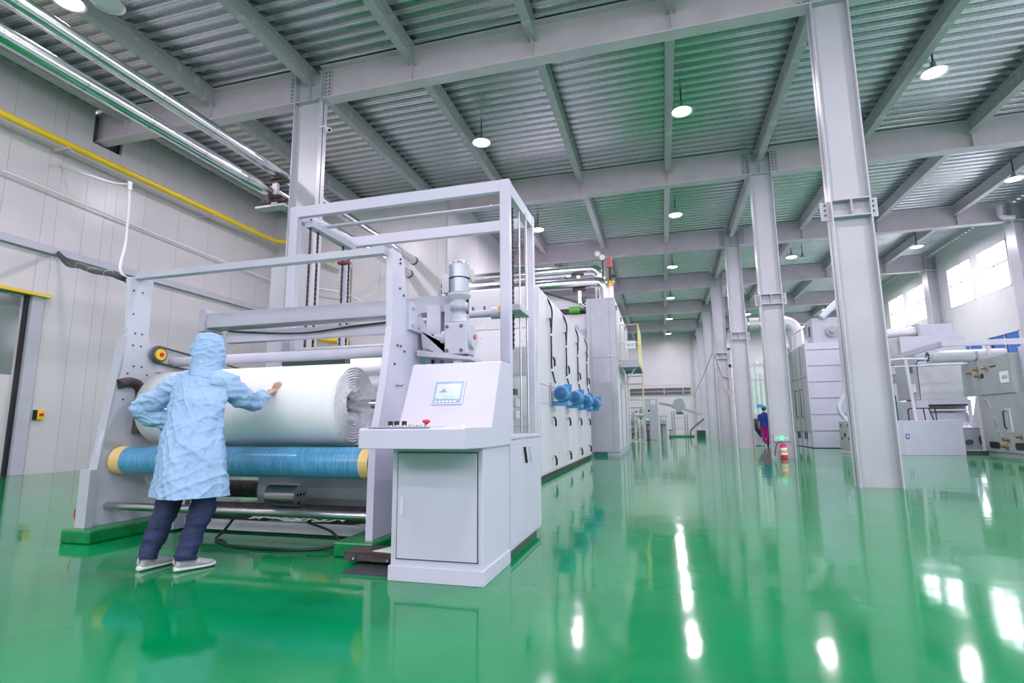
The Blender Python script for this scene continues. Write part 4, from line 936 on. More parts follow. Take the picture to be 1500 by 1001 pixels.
obj('duct_run', M().tube([(1.9+1.5,27.3,5.65),(5.6,27.3,5.65)]+[(5.6+.55*math.sin(a),27.3,5.1+.55*math.cos(a)) for a in [k*PI/12 for k in range(1,7)]]+[(6.15,27.3,4.28)], .33, 24), sheetm, du)
for x in (3.7,4.1,4.6,5.2): obj('duct_ring', M().cyl((x,27.3,5.65),(x+.04,27.3,5.65), .345, n=24, caps=False), alu, du)
tag(obj('sloping_pipe', M().cyl((6.55,24.6,5.35),(7.9,24.6,6.6), .13, n=16), whitew), 'white pipe slanting up behind the nearest column from the fan box', 'pipe')
hrr = thing('box_top_rail', 'white guard rail on top of the ribbed box', 'railing', (5.9,26,4.3))
obj('rail', hr([(5.85,24.9,4.95),(5.85,26.8,4.95)],.025), whitew, hrr)
for y in (25.2,26.0,26.75): obj('rail_post', hr([(5.85,y,4.28),(5.85,y,4.95)],.025), whitew, hrr)
tag(obj('transfer_pipe', M().tube([(5.2,28.3,4.1),(5.6,28.3,4.3),(6.0,28.3,4.6),(6.4,27.8,4.62),(6.5,27.8,4.28)], .18, 14), sheetm), 'grey transfer pipe at the far top edge of the ribbed box', 'pipe')
wc = thing('feed_cabinet', 'low white machine cabinet with small blue decal right of the nearest column', 'cabinet', (7.2,20.9,0))
box('body', (5.80,8.82,19.7,20.9,.0,1.07), white, wc, .01); box('side_face', (5.775,5.80,19.72,20.88,.15,1.05), mgrey, wc); box('front_joint', (7.2,7.21,19.695,19.70,.05,1.05), pgrey, wc)
for y in (19.9,20.6):
    for z in (.45,.88): box('side_latch', (5.76,5.775,y,y+.05,z,z+.1), black, wc)
box('side_vent', (5.76,5.775,20.25,20.30,.55,.68), black, wc); box('side_vent', (5.76,5.775,20.33,20.38,.55,.68), black, wc)
box('decal', (7.28,7.38,19.69,19.70,.50,.66), bluep, wc); obj('decal_mark', M().box(7.31,7.35,19.685,19.69,.54,.62), whitel, wc)
po = thing('dust_pipe', 'crooked grey suction pipe rising left of the nearest column', 'pipe', (6.05,21.5,1))
obj('pipe', M().tube([(5.95,20.5,1.05),(5.75,20.5,1.35),(5.72,20.5,1.6),(5.95,20.5,2.0),(5.98,20.5,2.5),(5.98,20.5,4.3)], .07, 10), sheetm, po); obj('hand_wheel', M().lathe([(.02,-.02),(.09,-.02),(.09,.02),(.02,.02)],(6.0,20.35,1.58),(0,1,0),6), steel, po)
cvr = thing('lattice_conveyor', 'low grey conveyor bed loaded with loose white fibre', 'conveyor', (9.5,21.5,0))
box('bed_side', (8.9,10.3,21.2,21.25,.10,.80), pgrey, cvr, .01); box('bed', (8.9,10.3,21.25,22.2,.2,.74), pgrey, cvr); box('top_lip', (8.88,10.3,21.17,21.25,.80,.83), white, cvr); box('floor_frame', (8.95,10.25,21.0,21.2,.0,.08), dgrey, cvr)
obj('crank', M().cyl((9.6,21.2,.36),(9.6,21.1,.36), .09, n=16).bar((9.25,21.12,.34),(9.6,21.12,.36), .03,.03), dgrey, cvr); 
obj('chain_window', M().prism([(9.98+.09*math.cos(a), (.50 if math.sin(a) > 0 else .36)+.09*math.sin(a)) for a in [k*PI/8+.01 for k in range(16)]], 'y', 21.18, 21.2), rust, cvr)
def lump(x0,x1,y0,y1,z,h):
    m = M(); nx, ny = 26, 10; vs = []
    for i in range(nx+1):
        for j in range(ny+1):
            u, v = i/nx, j/ny; e = min(1, 6*min(u,1-u,v,1-v)); vs.append((x0+(x1-x0)*u, y0+(y1-y0)*v, z+e*h*(.5+.8*noise.noise(Vector((u*9,v*5,2))))))
    m.add(vs, [(i*(ny+1)+j,(i+1)*(ny+1)+j,(i+1)*(ny+1)+j+1,i*(ny+1)+j+1) for i in range(nx) for j in range(ny)], True); return m
fl = obj('loose_fibre', lump(8.95,10.1,21.28,22.1,.75,.16), fluff); fl['kind'] = 'stuff'; tag(fl, 'heap of loose white fibre on the conveyor bed', 'fibre')
hp = thing('feeder_hopper', 'white fibre feeder with dark toothed opening and tall steel chute', 'machine', (9.4,22.6,0))
box('front_left', (8.65,9.03,22.25,22.3,.75,1.78), white, hp, .006); box('head', (9.03,10.3,22.25,22.3,1.62,1.78), white, hp, .006); box('sill', (9.03,10.3,22.25,22.3,.75,1.0), white, hp, .006); box('side_right', (10.2,10.3,22.25,22.3,1.0,1.62), white, hp)
box('cavity', (9.03,10.2,22.55,22.6,1.0,1.62), mgrey, hp); box('lower_plate', (9.03,10.2,22.32,22.5,1.0,1.32), pgrey, hp)
th = M()
for k in range(26): th.bar((9.07+k*.043,22.30,1.46),(9.07+k*.043,22.27,1.60), .012,.02,(1,0,0))
obj('comb_teeth', th, dgrey, hp, kind='stuff'); obj('comb_bar', M().box(9.03,10.2,22.28,22.34,1.56,1.62), black, hp); obj('rail', M().cyl((9.05,22.28,1.42),(10.2,22.28,1.42),.025,n=10), whitew, hp)
ch = obj('steel_chute', M().prism([(22.30,1.78),(22.26,3.15),(23.2,3.15),(23.2,1.78)], 'x', 8.85, 10.25), sheetm, hp, .02)
box('body', (8.66,10.3,22.6,24.0,.05,1.78), white, hp)
ct = thing('switch_tower', 'narrow grey tower with a small switch plate left of the steel chute', 'machine', (8.7,22.6,1.8))
box('body', (8.50,8.83,22.3,23.3,1.79,3.34), mgrey, ct, .01); box('switch_plate', (8.60,8.69,22.28,22.3,2.75,3.0), dgrey, ct); box('handle_plate', (8.62,8.72,22.27,22.3,2.05,2.35), whitew, ct); box('lower_box', (8.0,8.62,22.4,23.2,.9,1.75), pgrey, ct)
bd = thing('overhead_duct', 'long pale round duct with a square end under the high windows', 'duct', (9,25,4.6))
obj('duct', M().cyl((7.6,25.0,4.55),(10.0,25.0,4.62), .19, n=24), whitew, bd); box('square_end', (10.0,11.2,24.75,25.2,4.40,4.86), pgrey, bd, .01); box('joint_band', (9.98,10.06,24.72,25.23,4.36,4.9), mgrey, bd); box('prop', (9.6,10.2,24.8,25.1,4.2,4.4), dgrey, bd)
bd2 = thing('filter_box', 'grey filter box with a stubby duct below the long round duct', 'box', (9.5,23.6,3.8))
box('body', (8.9,11.0,23.6,24.6,3.5,4.25), pgrey, bd2, .01); box('side_face', (8.3,8.9,23.7,24.5,3.2,4.15), mgrey, bd2, .01); obj('stub_duct', M().cyl((7.3,24.2,3.55),(8.3,24.1,3.85), .20, n=20), sheetm, bd2)
pl = thing('overhead_trunking', 'pale square trunking crossing above the carding machine', 'trunking', (9.5,20,3.5))
box('trunk', (8.7,12.4,20.0,20.18,3.40,3.56), whitew, pl, .006); obj('trunk_arm', M().bar((8.72,20.1,3.48),(8.72,23.5,3.46), .18, .16), pgrey, pl); box('drop', (9.9,9.98,20.05,20.12,3.12,3.40), whitew, pl)
cf = thing('fan_cylinder', 'white horizontal cylinder with a dark fan grille on its end', 'duct', (9.3,20.5,3.1))
obj('cylinder', M().cyl((8.55,20.6,3.13),(10.6,20.6,3.13), .20, n=28), whitew, cf); obj('band', M().cyl((9.75,20.6,3.13),(9.80,20.6,3.13), .21, n=28), steel, cf)
obj('grille', M().cyl((8.54,20.6,3.13),(8.50,20.6,3.13), .20, n=28), whitew, cf)
gv_ = M()
for k in range(9):
    t = 2*PI*k/9; gv_.bar((8.492,20.6+.06*math.cos(t),3.13+.06*math.sin(t)),(8.492,20.6+.17*math.cos(t),3.13+.17*math.sin(t)), .05,.008,(1,0,0))
obj('grille_slot', gv_, black, cf); 
wrl = thing('white_pipe_frame', 'white pipe frame standing on the low cabinet', 'frame', (8,20.4,1.07))
obj('upright', hr([(7.85,20.3,1.07),(7.75,20.3,3.05)],.05), whitew, wrl); obj('cross_pipe', hr([(6.6,20.4,3.0),(7.75,20.4,3.08),(8.4,20.4,3.05)],.035), whitew, wrl); obj('cross_pipe', hr([(6.6,21.5,2.9),(10.0,21.5,2.95)],.03), whitew, wrl)
bdv = thing('bent_duct', 'grey duct bending down beside the blue topped window', 'duct', (8.3,24,2.5))
obj('duct', M().tube([(9.2,24.4,2.75),(8.85,24.4,2.72),(8.55,24.4,2.55),(8.45,24.4,2.2),(8.45,24.4,0)], .20, 18), pgrey, bdv)
mo2 = thing('round_blower', 'pale round blower behind the nearest column', 'blower', (7.9,24,2.7)); obj('casing', M().lathe([(0,-.2),(.16,-.2),(.26,-.1),(.28,0),(.26,.1),(.16,.2),(0,.2)],(7.95,23.4,2.70),(1,0,.3),20), whitew, mo2); obj('stand', M().cyl((7.95,23.4,1.1),(7.95,23.4,2.5),.05,n=8), mgrey, mo2)
box('green_machine', (7.7,7.98,22.0,23.0,.3,1.95), greenm); tag(COL.objects['green_machine'], 'dark green machine body just right of the nearest column', 'machine')
br = thing('black_handrail', 'dark tubular handrail above the low white cabinet', 'railing', (8.5,21,1.1))
obj('rail', M().tube([(7.95,21.1,0),(7.95,21.1,1.42),(8.0,21.1,1.47),(8.55,21.1,1.47),(8.72,21.1,.9),(8.72,21.1,0)], .022, 8), rust, br); obj('rail', M().tube([(8.4,21.1,1.47),(8.5,21.1,0)], .02, 8), rust, br); obj('rail', M().tube([(8.78,21.3,1.55),(8.82,21.3,1.4),(8.85,21.3,0)], .02, 8), rust, br)
# carding machine at the right edge
cm = thing('carding_machine', 'grey green carding machine end with brass valves at the right edge', 'machine', (11,19,0))
KX = 9.55
obj('lower_body', M().prism([(16.6,.12),(20.18,.12),(20.25,1.82),(16.6,1.82)],'x',KX,12.2), mgrey, cm, .01)
obj('upper_body', M().prism([(18.3,1.82),(20.95,1.82),(20.90,2.86),(18.3,2.95)],'x',KX-.03,12.2), mgrey, cm, .01)
obj('base_plinth', M().box(KX+.03,12.1,16.7,20.1,0,.12), mgrey, cm)
box('end_cover', (KX+.2,12.2,18.0,18.3,1.85,3.1), white, cm, .01); 
obj('edge_trim', M().box(KX-.05,KX,20.16,20.24,.12,1.82), whitew, cm)
pipes = [(20.4,2.55),(20.0,2.62),(19.95,2.40),(19.5,2.62)]
for y_, z_ in pipes:
    v = obj('valve', M().cyl((KX-.03,y_,z_),(KX-.06,y_,z_), .09, n=18), steel, cm); obj('valve_knob', M().cyl((KX-.06,y_,z_),(KX-.16,y_,z_), .04, n=12), brass, v)
obj('dark_port', M().cyl((KX-.031,19.75,2.40),(KX-.04,19.75,2.40), .08, n=20), black, cm); obj('slot', M().box(KX-.04,KX-.03,19.0,19.3,2.62,2.66), black, cm)
sgn = box('sign_plate', (KX-.045,KX-.03,18.45,18.85,2.12,2.45), whitel, cm)
def glyph_x(x, y, z, s, seed):
    m = M()
    for a,b,c,e in ([(0,.85,1,.95),(.45,.3,.57,.95),(.1,.55,.9,.65),(0,.05,1,.3)] if seed == 0 else [(0,.0,.14,1),(.86,0,1,1),(0,.86,1,1),(0,.42,1,.56),(0,0,1,.14)]): m.box(x-.004, x, y-c*s, y-a*s, z+b*s, z+e*s)
    return m
obj('lettering', glyph_x(KX-.045,18.74,2.23,.10,0), bluep, sgn); obj('lettering', glyph_x(KX-.045,18.61,2.23,.10,1), bluep, sgn)
for (ya,za),(yb,zb) in (((19.82,1.72),(19.62,1.38)),((19.5,1.16),(19.33,.78)),((19.36,.76),(19.26,.55))):
    obj('slotted_guide', M().bar((KX-.01,ya,za),(KX-.01,yb,zb), .012 if False else .02,.07,(0,1,0)), sheetm, cm); obj('guide_slot', M().bar((KX-.022,ya-.02,za-.04),(KX-.022,yb+.02,zb+.04), .004,.03,(0,1,0)), dgrey, cm)
hd = obj('door_handle_set', M().box(KX-.02,KX,18.62,18.9,.70,1.38), whitew, cm, .004); obj('handle', M().tube([(KX-.02,18.88,1.33),(KX-.07,18.9,1.28),(KX-.07,18.9,.85),(KX-.02,18.88,.80)],.018,8), black, hd); obj('handle_bar', M().tube([(KX-.05,18.75,1.35),(KX-.05,18.75,.74)],.02,8), steel, hd)
for y_, z_ in ((18.95,.50),(19.05,.30),(18.35,.60)):
    v = obj('valve', M().cyl((KX,y_,z_),(KX-.05,y_,z_), .07, n=16), steel, cm); obj('valve_knob', M().cyl((KX-.05,y_,z_),(KX-.15,y_,z_), .045, n=12), brass, v)
for y_ in (19.45,18.2): obj('port', M().prism([(y_,.22),(y_+.42,.22),(y_+.47,.27),(y_+.47,.37),(y_+.42,.42),(y_,.42),(y_-.05,.37),(y_-.05,.27)],'x',KX-.008,KX+.002), black, cm)
obj('diagonal_brace', M().prism([(20.3,.85),(20.9,.85),(20.45,1.8),(20.28,1.8)],'x',KX+.05,KX+.12), whitew, cm)
# bits seen between the second and third columns
rl = thing('black_spool', 'dark wheel of a floor machine behind the person in blue', 'wheel', (4.3,31,0)); obj('rim', M().lathe([(.25,-.1),(.6,-.1),(.6,.1),(.25,.1),(.25,-.1)],(4.75,31.5,.65),(1,.2,0),24), black, rl); obj('hub', M().cyl((4.6,31.5,.65),(4.9,31.5,.65),.25,n=16), dgrey, rl); box('base', (4.3,5.3,31.2,31.8,0,.12), dgrey, rl)
cg = thing('glass_tube_machine', 'pale green machine of upright tubes seen between two aisle columns', 'machine', (5.8,38,0))
for k in range(5): obj('tube', M().cyl((5.75+k*.28,38,1.6),(5.75+k*.28,38,5.0 if k%2 else 4.2), .12, n=10), mat('pale_green_metal',(.55,.66,.62),.35), cg)
box('bed', (5.4,7.2,37.8,38.4,.9,1.6), pgrey, cg, .01); box('leg', (5.5,5.6,37.9,38,0,.9), pgrey, cg); box('leg', (7.0,7.1,37.9,38,0,.9), pgrey, cg); box('blue_part', (5.9,6.2,37.85,37.95,2.0,2.2), blue, cg)
gt = thing('cross_gantry', 'grey gantry beams crossing high between the aisle columns and the ribbed box', 'frame', (5,33,5))
for z in (4.2,5.2): box('gantry_beam', (3.8,8.0,33,33.15,z,z+.16), lgrey, gt)
obj('gantry_post', M().box(3.8,3.92,33,33.12,0,5.3).box(7.9,8.02,33,33.12,0,5.3), lgrey, gt)
# ------------------------------------------------------------------ people
def skinned(name, chains, mt, parent, sub=2):
    """chains: list of lists of (point, radius); chains that start at an existing point join there"""
    vs, rs, es, idx, roots = [], [], [], {}, []
    for ch in chains:
        prev = None
        for k, (p, r) in enumerate(ch):
            key = tuple(round(c, 4) for c in p)
            if key in idx: i = idx[key]
            else:
                i = len(vs); idx[key] = i; vs.append(p); rs.append(r)
                if k == 0: roots.append(i)
            if prev is not None: es.append((prev, i))
            prev = i
    me = bpy.data.meshes.new(name); me.from_pydata([tuple(v) for v in vs], es, []); me.materials.append(mt)
    o = obj(name, me, mt, parent)
    sm = o.modifiers.new('skin', 'SKIN'); sm.use_smooth_shade = True
    if not me.skin_vertices:
        import bmesh
        bm = bmesh.new(); bm.from_mesh(me); bm.verts.layers.skin.verify(); bm.to_mesh(me); bm.free()
    for i, r in enumerate(rs):
        sv = me.skin_vertices[0].data[i]; q = r if isinstance(r, tuple) else (r, r); sv.radius = q; sv.use_root = i in roots
    ss = o.modifiers.new('sub', 'SUBSURF'); ss.levels = sub; ss.render_levels = sub
    return o
def loft(rings, n, disp=None, close0=False, close1=False, skip=None):
    """rings: (centre, right vector*rx, front vector*ry)"""
    m = M(); vs = []
    for k, (c, a, b) in enumerate(rings):
        c = Vector(c); a = Vector(a); b = Vector(b)
        for i in range(n):
            t = 2*PI*i/n; d = a*math.cos(t)+b*math.sin(t); p = c+d
            if disp: p = p+d.normalized()*disp(p, t, k/(len(rings)-1))
            vs.append(p)
    fs = [(k*n+i, k*n+(i+1)%n, (k+1)*n+(i+1)%n, (k+1)*n+i) for k in range(len(rings)-1) for i in range(n) if not (skip and skip(k, i))]
    m.add(vs, fs, True)
    if close0: m.add(vs[:n], [list(range(n))[::-1]], True)
    if close1: m.add(vs[-n:], [list(range(n))], True)
    return m
def interp(keys, n):
    out = []
    for k in range(n):
        f = k/(n-1)*(len(keys)-1); i = min(int(f), len(keys)-2); t = f-i; t2 = t*t*(3-2*t)*.5+t*.5
        out.append(tuple((Vector(a)*(1-t2)+Vector(b)*t2) if isinstance(a,(tuple,list,Vector)) else a*(1-t2)+b*t2 for a, b in zip(keys[i], keys[i+1])))
    return out
def sleeve(path, rad, n=28, m=40, amp=.012, seed=0):
    P = [Vector(p) for p in path]; rings = []
    for k in range(m):
        f = k/(m-1)*(len(P)-1); i = min(int(f), len(P)-2); t = f-i
        q0 = P[max(i-1,0)]; q1 = P[i]; q2 = P[i+1]; q3 = P[min(i+2,len(P)-1)]
        c = .5*((2*q1)+(q2-q0)*t+(2*q0-5*q1+4*q2-q3)*t*t+(3*q1-q0-3*q2+q3)*t**3)
        d = (.5*((q2-q0)+2*(2*q0-5*q1+4*q2-q3)*t+3*(3*q1-q0-3*q2+q3)*t*t)).normalized()
        if k == 0: a = d.cross(Vector((0,0,1))).normalized() if abs(d.z) < .95 else Vector((1,0,0))
        a = (a-d*a.dot(d)).normalized(); b = d.cross(a)
        r = rad[i]*(1-t)+rad[i+1]*t
        rings.append((c, a*r, b*r))
    def disp(p, t, f):
        q = p*9+Vector((seed,0,0)); w_ = noise.noise(q)*1.0+noise.noise(Vector((q.x*.6,q.y*.6,q.z*3)))*.9
        return amp*w_*.8+amp*.55*max(0,(1-abs(noise.noise(Vector((p.x*13+seed,p.y*13,p.z*20+p.x*8))))*2)**3)
    return loft(rings, n, disp)
wk = thing('person', 'person in pale blue hooded lab coat pressing a hand on the white fabric roll', 'person', (-3.65, 3.45, 0))
hipc = (-3.64,3.50,.93)
RW = (-3.47,4.11,1.335)
body_ch = [
 [(hipc,.10),((-3.66,3.55,1.12),.10),((-3.68,3.60,1.30),.105),((-3.69,3.65,1.42),.075),((-3.70,3.68,1.52),.045),((-3.71,3.70,1.58),.048),((-3.72,3.71,1.65),(.070,.085)),((-3.72,3.71,1.72),(.072,.088)),((-3.72,3.70,1.785),.050)],
 [(hipc,.10),((-3.73,3.48,.84),.07),((-3.765,3.47,.50),.042),((-3.785,3.42,.30),.036),((-3.80,3.37,.12),.030),((-3.80,3.36,.07),.030)],
 [(hipc,.10),((-3.55,3.49,.84),.07),((-3.455,3.50,.50),.042),((-3.475,3.45,.30),.036),((-3.49,3.41,.12),.030),((-3.49,3.40,.07),.030)],
 [((-3.69,3.65,1.42),.075),((-3.86,3.61,1.40),.05),((-4.12,3.51,1.23),.038),((-3.98,3.62,1.12),.030),((-3.92,3.68,1.09),.026)],
 [((-3.69,3.65,1.42),.075),((-3.50,3.67,1.40),.05),((-3.46,3.87,1.27),.038),(RW,.025)],
]
skinned('body', body_ch, skin, wk)
# face
fc_ = M(); hc = Vector((-3.72,3.70,1.685))
fc_.lathe([(0,.0),(.010,.004),(.016,.018),(.012,.032),(0,.036)], hc+Vector((.0,.098,-.022)), (0,.35,.6), 10)
obj('nose', fc_, skin, wk)
for s in (-1,1):
    obj('eye', M().lathe([(0,-.012),(.009,-.009),(.0125,0),(.009,.009),(0,.012)], hc+Vector((s*.032,.082,.012)), (0,1,0), 12), whitel, wk); obj('pupil', M().cyl(hc+Vector((s*.032,.0925,.012)), hc+Vector((s*.032,.095,.012)), .005, n=8), dskin, wk)
    obj('eyebrow', M().tube([hc+Vector((s*.016,.094,.034)),hc+Vector((s*.032,.095,.038)),hc+Vector((s*.048,.084,.034))],.004,6), dskin, wk)
obj('mouth', M().tube([hc+Vector((-.024,.086,-.052)),hc+Vector((0,.096,-.050)),hc+Vector((.024,.086,-.052))],[.003,.006,.003],6), mat('lips',(.42,.14,.12),.5), wk)
# hand on the roll: palm, four fingers fanned upwards, thumb from the side
def rollpt(x, ang, off=0): return Vector((x, RYc-(RR_+off)*math.cos(ang), RZc+(RR_+off)*math.sin(ang)))
def hand():
    ch = []
    w0 = Vector(RW); pc = rollpt(-3.475, .30, .022)
    ch.append([(tuple(w0),.024),(tuple(w0.lerp(pc,.45)),(.030,.020)),(tuple(pc),(.038,.016)),(tuple(rollpt(-3.47,.36,.017)),(.038,.014))])
    for k, (dx, L, sp) in enumerate([(-.033,.068,-.10),(-.011,.078,-.02),(.011,.074,.06),(.032,.058,.15)]):
        p = []
        for j, f in enumerate((0,.4,.72,1)):
            p.append((tuple(rollpt(-3.47+dx*.9+.18*L*f+sp*L*f*1.0, .36+(L*f)/.40+.0, .014-.004*f)), .0088-.0022*f))
        ch.append(p)
    p = []
    for f in (0,.5,1): p.append((tuple(rollpt(-3.50-.040*f, .25+.035*f/.4+.01, .018-.006*f)), .011-.003*f))
    ch.append(p)
    return ch
skinned('right_hand', hand(), skin, wk, 2)
lh = [[((-3.92,3.68,1.09),.024),((-3.88,3.70,1.07),(.034,.017)),((-3.84,3.70,1.05),(.034,.015))]]
for k in range(4):
    d = -.03+.02*k; lh.append([((-3.85,3.70+d*.3,1.05+d),.009),((-3.81,3.715+d*.3,1.035+d),.008),((-3.785,3.70+d*.3,1.02+d),.0065)])
lh.append([((-3.90,3.70,1.09),.011),((-3.87,3.735,1.10),.009),((-3.84,3.75,1.09),.008)])
skinned('left_hand', lh, skin, wk, 2)
# lab coat
ck = [((-3.56,3.47,.535),(.272,.02,0),(-.02,.235,.0)),
      ((-3.58,3.48,.70),(.262,.0,0),(-.0,.215,.0)),
      ((-3.61,3.50,.93),(.240,.0,0),(0,.185,0)),
      ((-3.65,3.54,1.12),(.222,.0,0),(0,.160,0)),
      ((-3.67,3.58,1.28),(.228,.0,0),(0,.155,0)),
      ((-3.685,3.61,1.38),(.222,.03,-.01),(-.0,.140,.02)),
      ((-3.69,3.635,1.455),(.185,.03,-.0),(0,.125,.02)),
      ((-3.70,3.655,1.505),(.120,.02,0),(0,.10,.02)),
      ((-3.705,3.665,1.54),(.092,.01,0),(0,.09,.02))]
def ridge(q): return (1-abs(noise.noise(q))*2)**3
def cdisp(p, t, f):
    g = 1-f
    v = .022*g*math.sin(4*t+2.2*noise.noise(Vector((0,0,p.z*2)))+1.0)+.010*g*math.sin(9*t+3*noise.noise(Vector((3,0,p.z*3))))
    v += .012*noise.noise(Vector((p.x*7+p.z*3.5, p.y*7, p.z*5)))
    v += .013*max(0, ridge(Vector((p.x*9+p.z*6, p.y*9, p.z*2.2))))
    v += .010*max(0, ridge(Vector((p.x*6-p.z*9, p.y*6+5, p.z*5))))
    v += .006*max(0, ridge(Vector((p.x*22+p.z*9, p.y*22, p.z*14))))
    return v
lcoat = obj('lab_coat', loft(interp(ck, 190), 220, cdisp), coatm, wk, label='long pale blue lab coat with creases')
so = lcoat.modifiers.new('cloth','SOLIDIFY'); so.thickness = .004
obj('sleeve', sleeve([(-3.76,3.63,1.45),(-3.89,3.605,1.41),(-4.03,3.55,1.31),(-4.155,3.50,1.22),(-4.10,3.56,1.15),(-3.98,3.63,1.10),(-3.93,3.66,1.085)], [.085,.098,.092,.082,.080,.070,.05], amp=.024, seed=3, m=110, n=64), coatm, lcoat)
obj('sleeve', sleeve([(-3.62,3.65,1.45),(-3.515,3.68,1.41),(-3.46,3.79,1.325),(-3.455,3.89,1.275),(-3.46,4.0,1.29),(-3.468,4.08,1.32),(-3.47,4.115,1.335)], [.085,.098,.088,.080,.074,.060,.048], amp=.022, seed=11, m=110, n=64), coatm, lcoat)
obj('collar', loft(interp([((-3.70,3.655,1.495),(.10,0,0),(0,.092,.0)),((-3.705,3.665,1.56),(.092,0,0),(0,.09,0))], 6), 40), coatm, lcoat)
# hood, open at the face
hk = [((-3.68,3.655,1.475),(.135,0,-.02),(0,.11,-.0)),((-3.70,3.665,1.54),(.116,0,-.01),(0,.108,.0)),((-3.715,3.69,1.62),(.116,0,0),(0,.122,.0)),((-3.72,3.695,1.71),(.124,0,0),(0,.134,.0)),
      ((-3.72,3.695,1.785),(.112,0,0),(0,.122,.0)),((-3.72,3.69,1.84),(.078,0,0),(0,.086,.0)),((-3.72,3.69,1.862),(.02,0,0),(0,.022,.0))]
hn = 110; hm = 90
def hdisp(p, t, f): return .012*noise.noise(Vector((p.x*10+p.z*8,p.y*10,p.z*10)))+.010*max(0,(1-abs(noise.noise(Vector((p.x*14-p.z*13,p.y*14,p.z*12))))*2)**3)
def hskip(k, i):
    t = 2*PI*(i+.5)/hn; z = k/(hm-1)
    return abs(t-PI/2) < .62 and .30 < z < .72
ho = obj('hood', loft(interp(hk, hm), hn, hdisp, close1=True, skip=hskip), coatm, wk, label='pale blue hood')
so = ho.modifiers.new('cloth','SOLIDIFY'); so.thickness = .004
# trousers
for s, pth_ in ((0,[(-3.73,3.48,.90),(-3.75,3.47,.70),(-3.765,3.47,.50),(-3.785,3.42,.30),(-3.80,3.37,.14),(-3.803,3.362,.085)]),(1,[(-3.55,3.49,.90),(-3.50,3.50,.70),(-3.455,3.50,.50),(-3.475,3.45,.30),(-3.49,3.41,.14),(-3.493,3.405,.085)])):
    obj('trouser_leg', sleeve(pth_, [.11,.098,.088,.078,.068,.066], amp=.016, seed=20+s*7, m=60, n=36), navy, wk)
# shoes: sole and knitted upper lofted along the foot
def make_shoe(c, ang, L=.275):
    c = Vector(c); d = Vector((math.cos(ang), math.sin(ang), 0)); r = Vector((math.sin(ang), -math.cos(ang), 0))
    def rings(prof):
        return [(c+d*(L*f)+Vector((0,0,zc)), r*w_, Vector((0,0,1))*h) for f, w_, zc, h in prof]
    upper = [(-.02,.012,.045,.02),(.0,.030,.050,.030),(.06,.038,.062,.045),(.18,.040,.070,.052),(.30,.042,.066,.048),(.45,.045,.054,.036),(.62,.049,.045,.028),(.78,.048,.038,.022),(.90,.038,.034,.016),(.98,.018,.030,.010),(1.0,.004,.028,.004)]
    sl = [(-.04,.006,.022,.010),(-.03,.026,.022,.018),(.03,.037,.020,.019),(.2,.040,.017,.016),(.45,.043,.015,.014),(.65,.051,.014,.013),(.82,.050,.014,.013),(.94,.040,.016,.013),(1.02,.018,.020,.010),(1.03,.004,.021,.005)]
    u = obj('shoe', loft(interp(rings(upper), 36), 28, None, True, True), shoe, wk, label='grey knitted sports shoe')
    obj('sole', loft(interp(rings(sl), 30), 24, None, True, True), sole, u)
    tg = M(); tg.tube([tuple(c+d*(L*.06)+Vector((0,0,.095))),tuple(c+d*(L*-.04)+Vector((0,0,.10))),tuple(c+d*(L*-.05)+Vector((0,0,.06)))], .008, 6)
    obj('heel_tab', tg, shoe, u)
    for k in range(4):
        f = .30+k*.085; z = .108-.016*k; obj('lace', M().tube([tuple(c+d*(L*f)+r*-.022+Vector((0,0,z-.012))),tuple(c+d*(L*f)+Vector((0,0,z))),tuple(c+d*(L*(f+.03))+r*.022+Vector((0,0,z-.012)))], .0035, 6), whitel, u)
make_shoe((-3.82,3.315,0), 1.50); make_shoe((-3.53,3.36,0), 1.16)
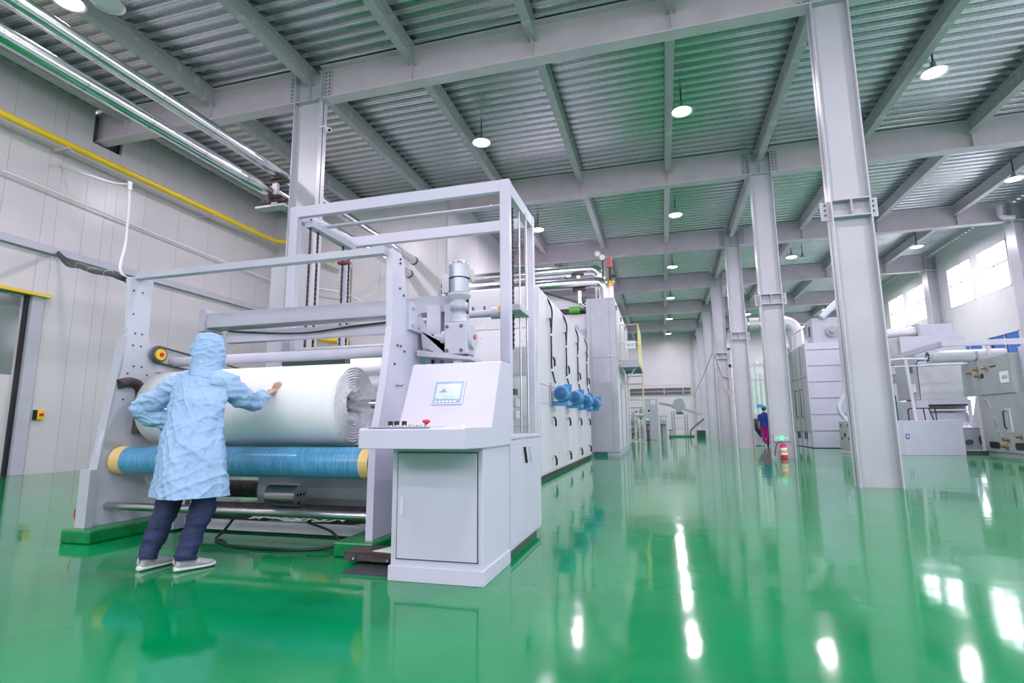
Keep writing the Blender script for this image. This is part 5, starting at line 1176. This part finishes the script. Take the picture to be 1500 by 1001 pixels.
# person walking away in the background
bp = thing('person', 'person in blue shirt, magenta trousers and teal cap behind the second column', 'person', (4.45,27.2,0))
hp0 = (4.50,27.2,.93)
skinned('body', [[(hp0,.12),((4.50,27.2,1.2),.12),((4.50,27.2,1.40),.10),((4.50,27.2,1.50),.05),((4.51,27.21,1.60),(.075,.09)),((4.51,27.21,1.70),.07)],
 [(hp0,.12),((4.42,27.2,.85),.085),((4.42,27.25,.48),.055),((4.40,27.15,.07),.035),((4.40,27.28,.03),.03)],
 [(hp0,.12),((4.58,27.2,.85),.085),((4.58,27.2,.48),.055),((4.58,27.25,.07),.035),((4.58,27.38,.03),.03)],
 [((4.50,27.2,1.40),.10),((4.32,27.2,1.40),.055),((4.26,27.15,1.12),.040),((4.26,27.22,.86),.026),((4.265,27.24,.76),.03)],
 [((4.50,27.2,1.40),.10),((4.68,27.2,1.40),.055),((4.74,27.2,1.12),.040),((4.74,27.3,.86),.026),((4.735,27.33,.76),.03)]], skin, bp)
obj('shirt', loft(interp([((4.50,27.2,.84),(.19,0,0),(0,.145,0)),((4.50,27.2,1.1),(.185,0,0),(0,.14,0)),((4.50,27.2,1.36),(.215,0,0),(0,.13,0)),((4.50,27.2,1.46),(.14,0,0),(0,.10,0)),((4.50,27.2,1.51),(.065,0,0),(0,.06,0))], 20), 24, lambda p,t,f: .012*noise.noise(p*8)), blueshirt, bp)
for s in (-1,1): obj('shirt_sleeve', sleeve([(4.5+s*.15,27.2,1.41),(4.5+s*.20,27.2,1.33),(4.5+s*.23,27.17,1.18),(4.5+s*.24,27.16,1.10)], [.075,.078,.07,.066], n=14, m=10), blueshirt, bp)
for s in (-1,1): obj('trouser_leg', sleeve([(4.5+s*.07,27.2,.92),(4.5+s*.08,27.22,.6),(4.5+s*.09,27.2+s*.03,.3),(4.5+s*.09,27.2+s*.04,.09)], [.11,.09,.075,.065], n=16, m=14), pinktr, bp); obj('shoe', M().lathe([(0,-.03),(.04,-.02),(.05,.05),(.045,.15),(.02,.2),(0,.21)], (4.5+s*.09,27.15+s*.05,.045), (0,1,0), 12), black, bp)
obj('cap', M().lathe([(.105,-.02),(.108,.03),(.09,.08),(.05,.105),(0,.11)], (4.51,27.21,1.70), (0,0,1), 18), tealcap, bp); obj('hair', M().lathe([(.06,-.10),(.088,-.06),(.095,0),(.09,.02)], (4.51,27.20,1.69), (0,0,1), 16), black, bp)
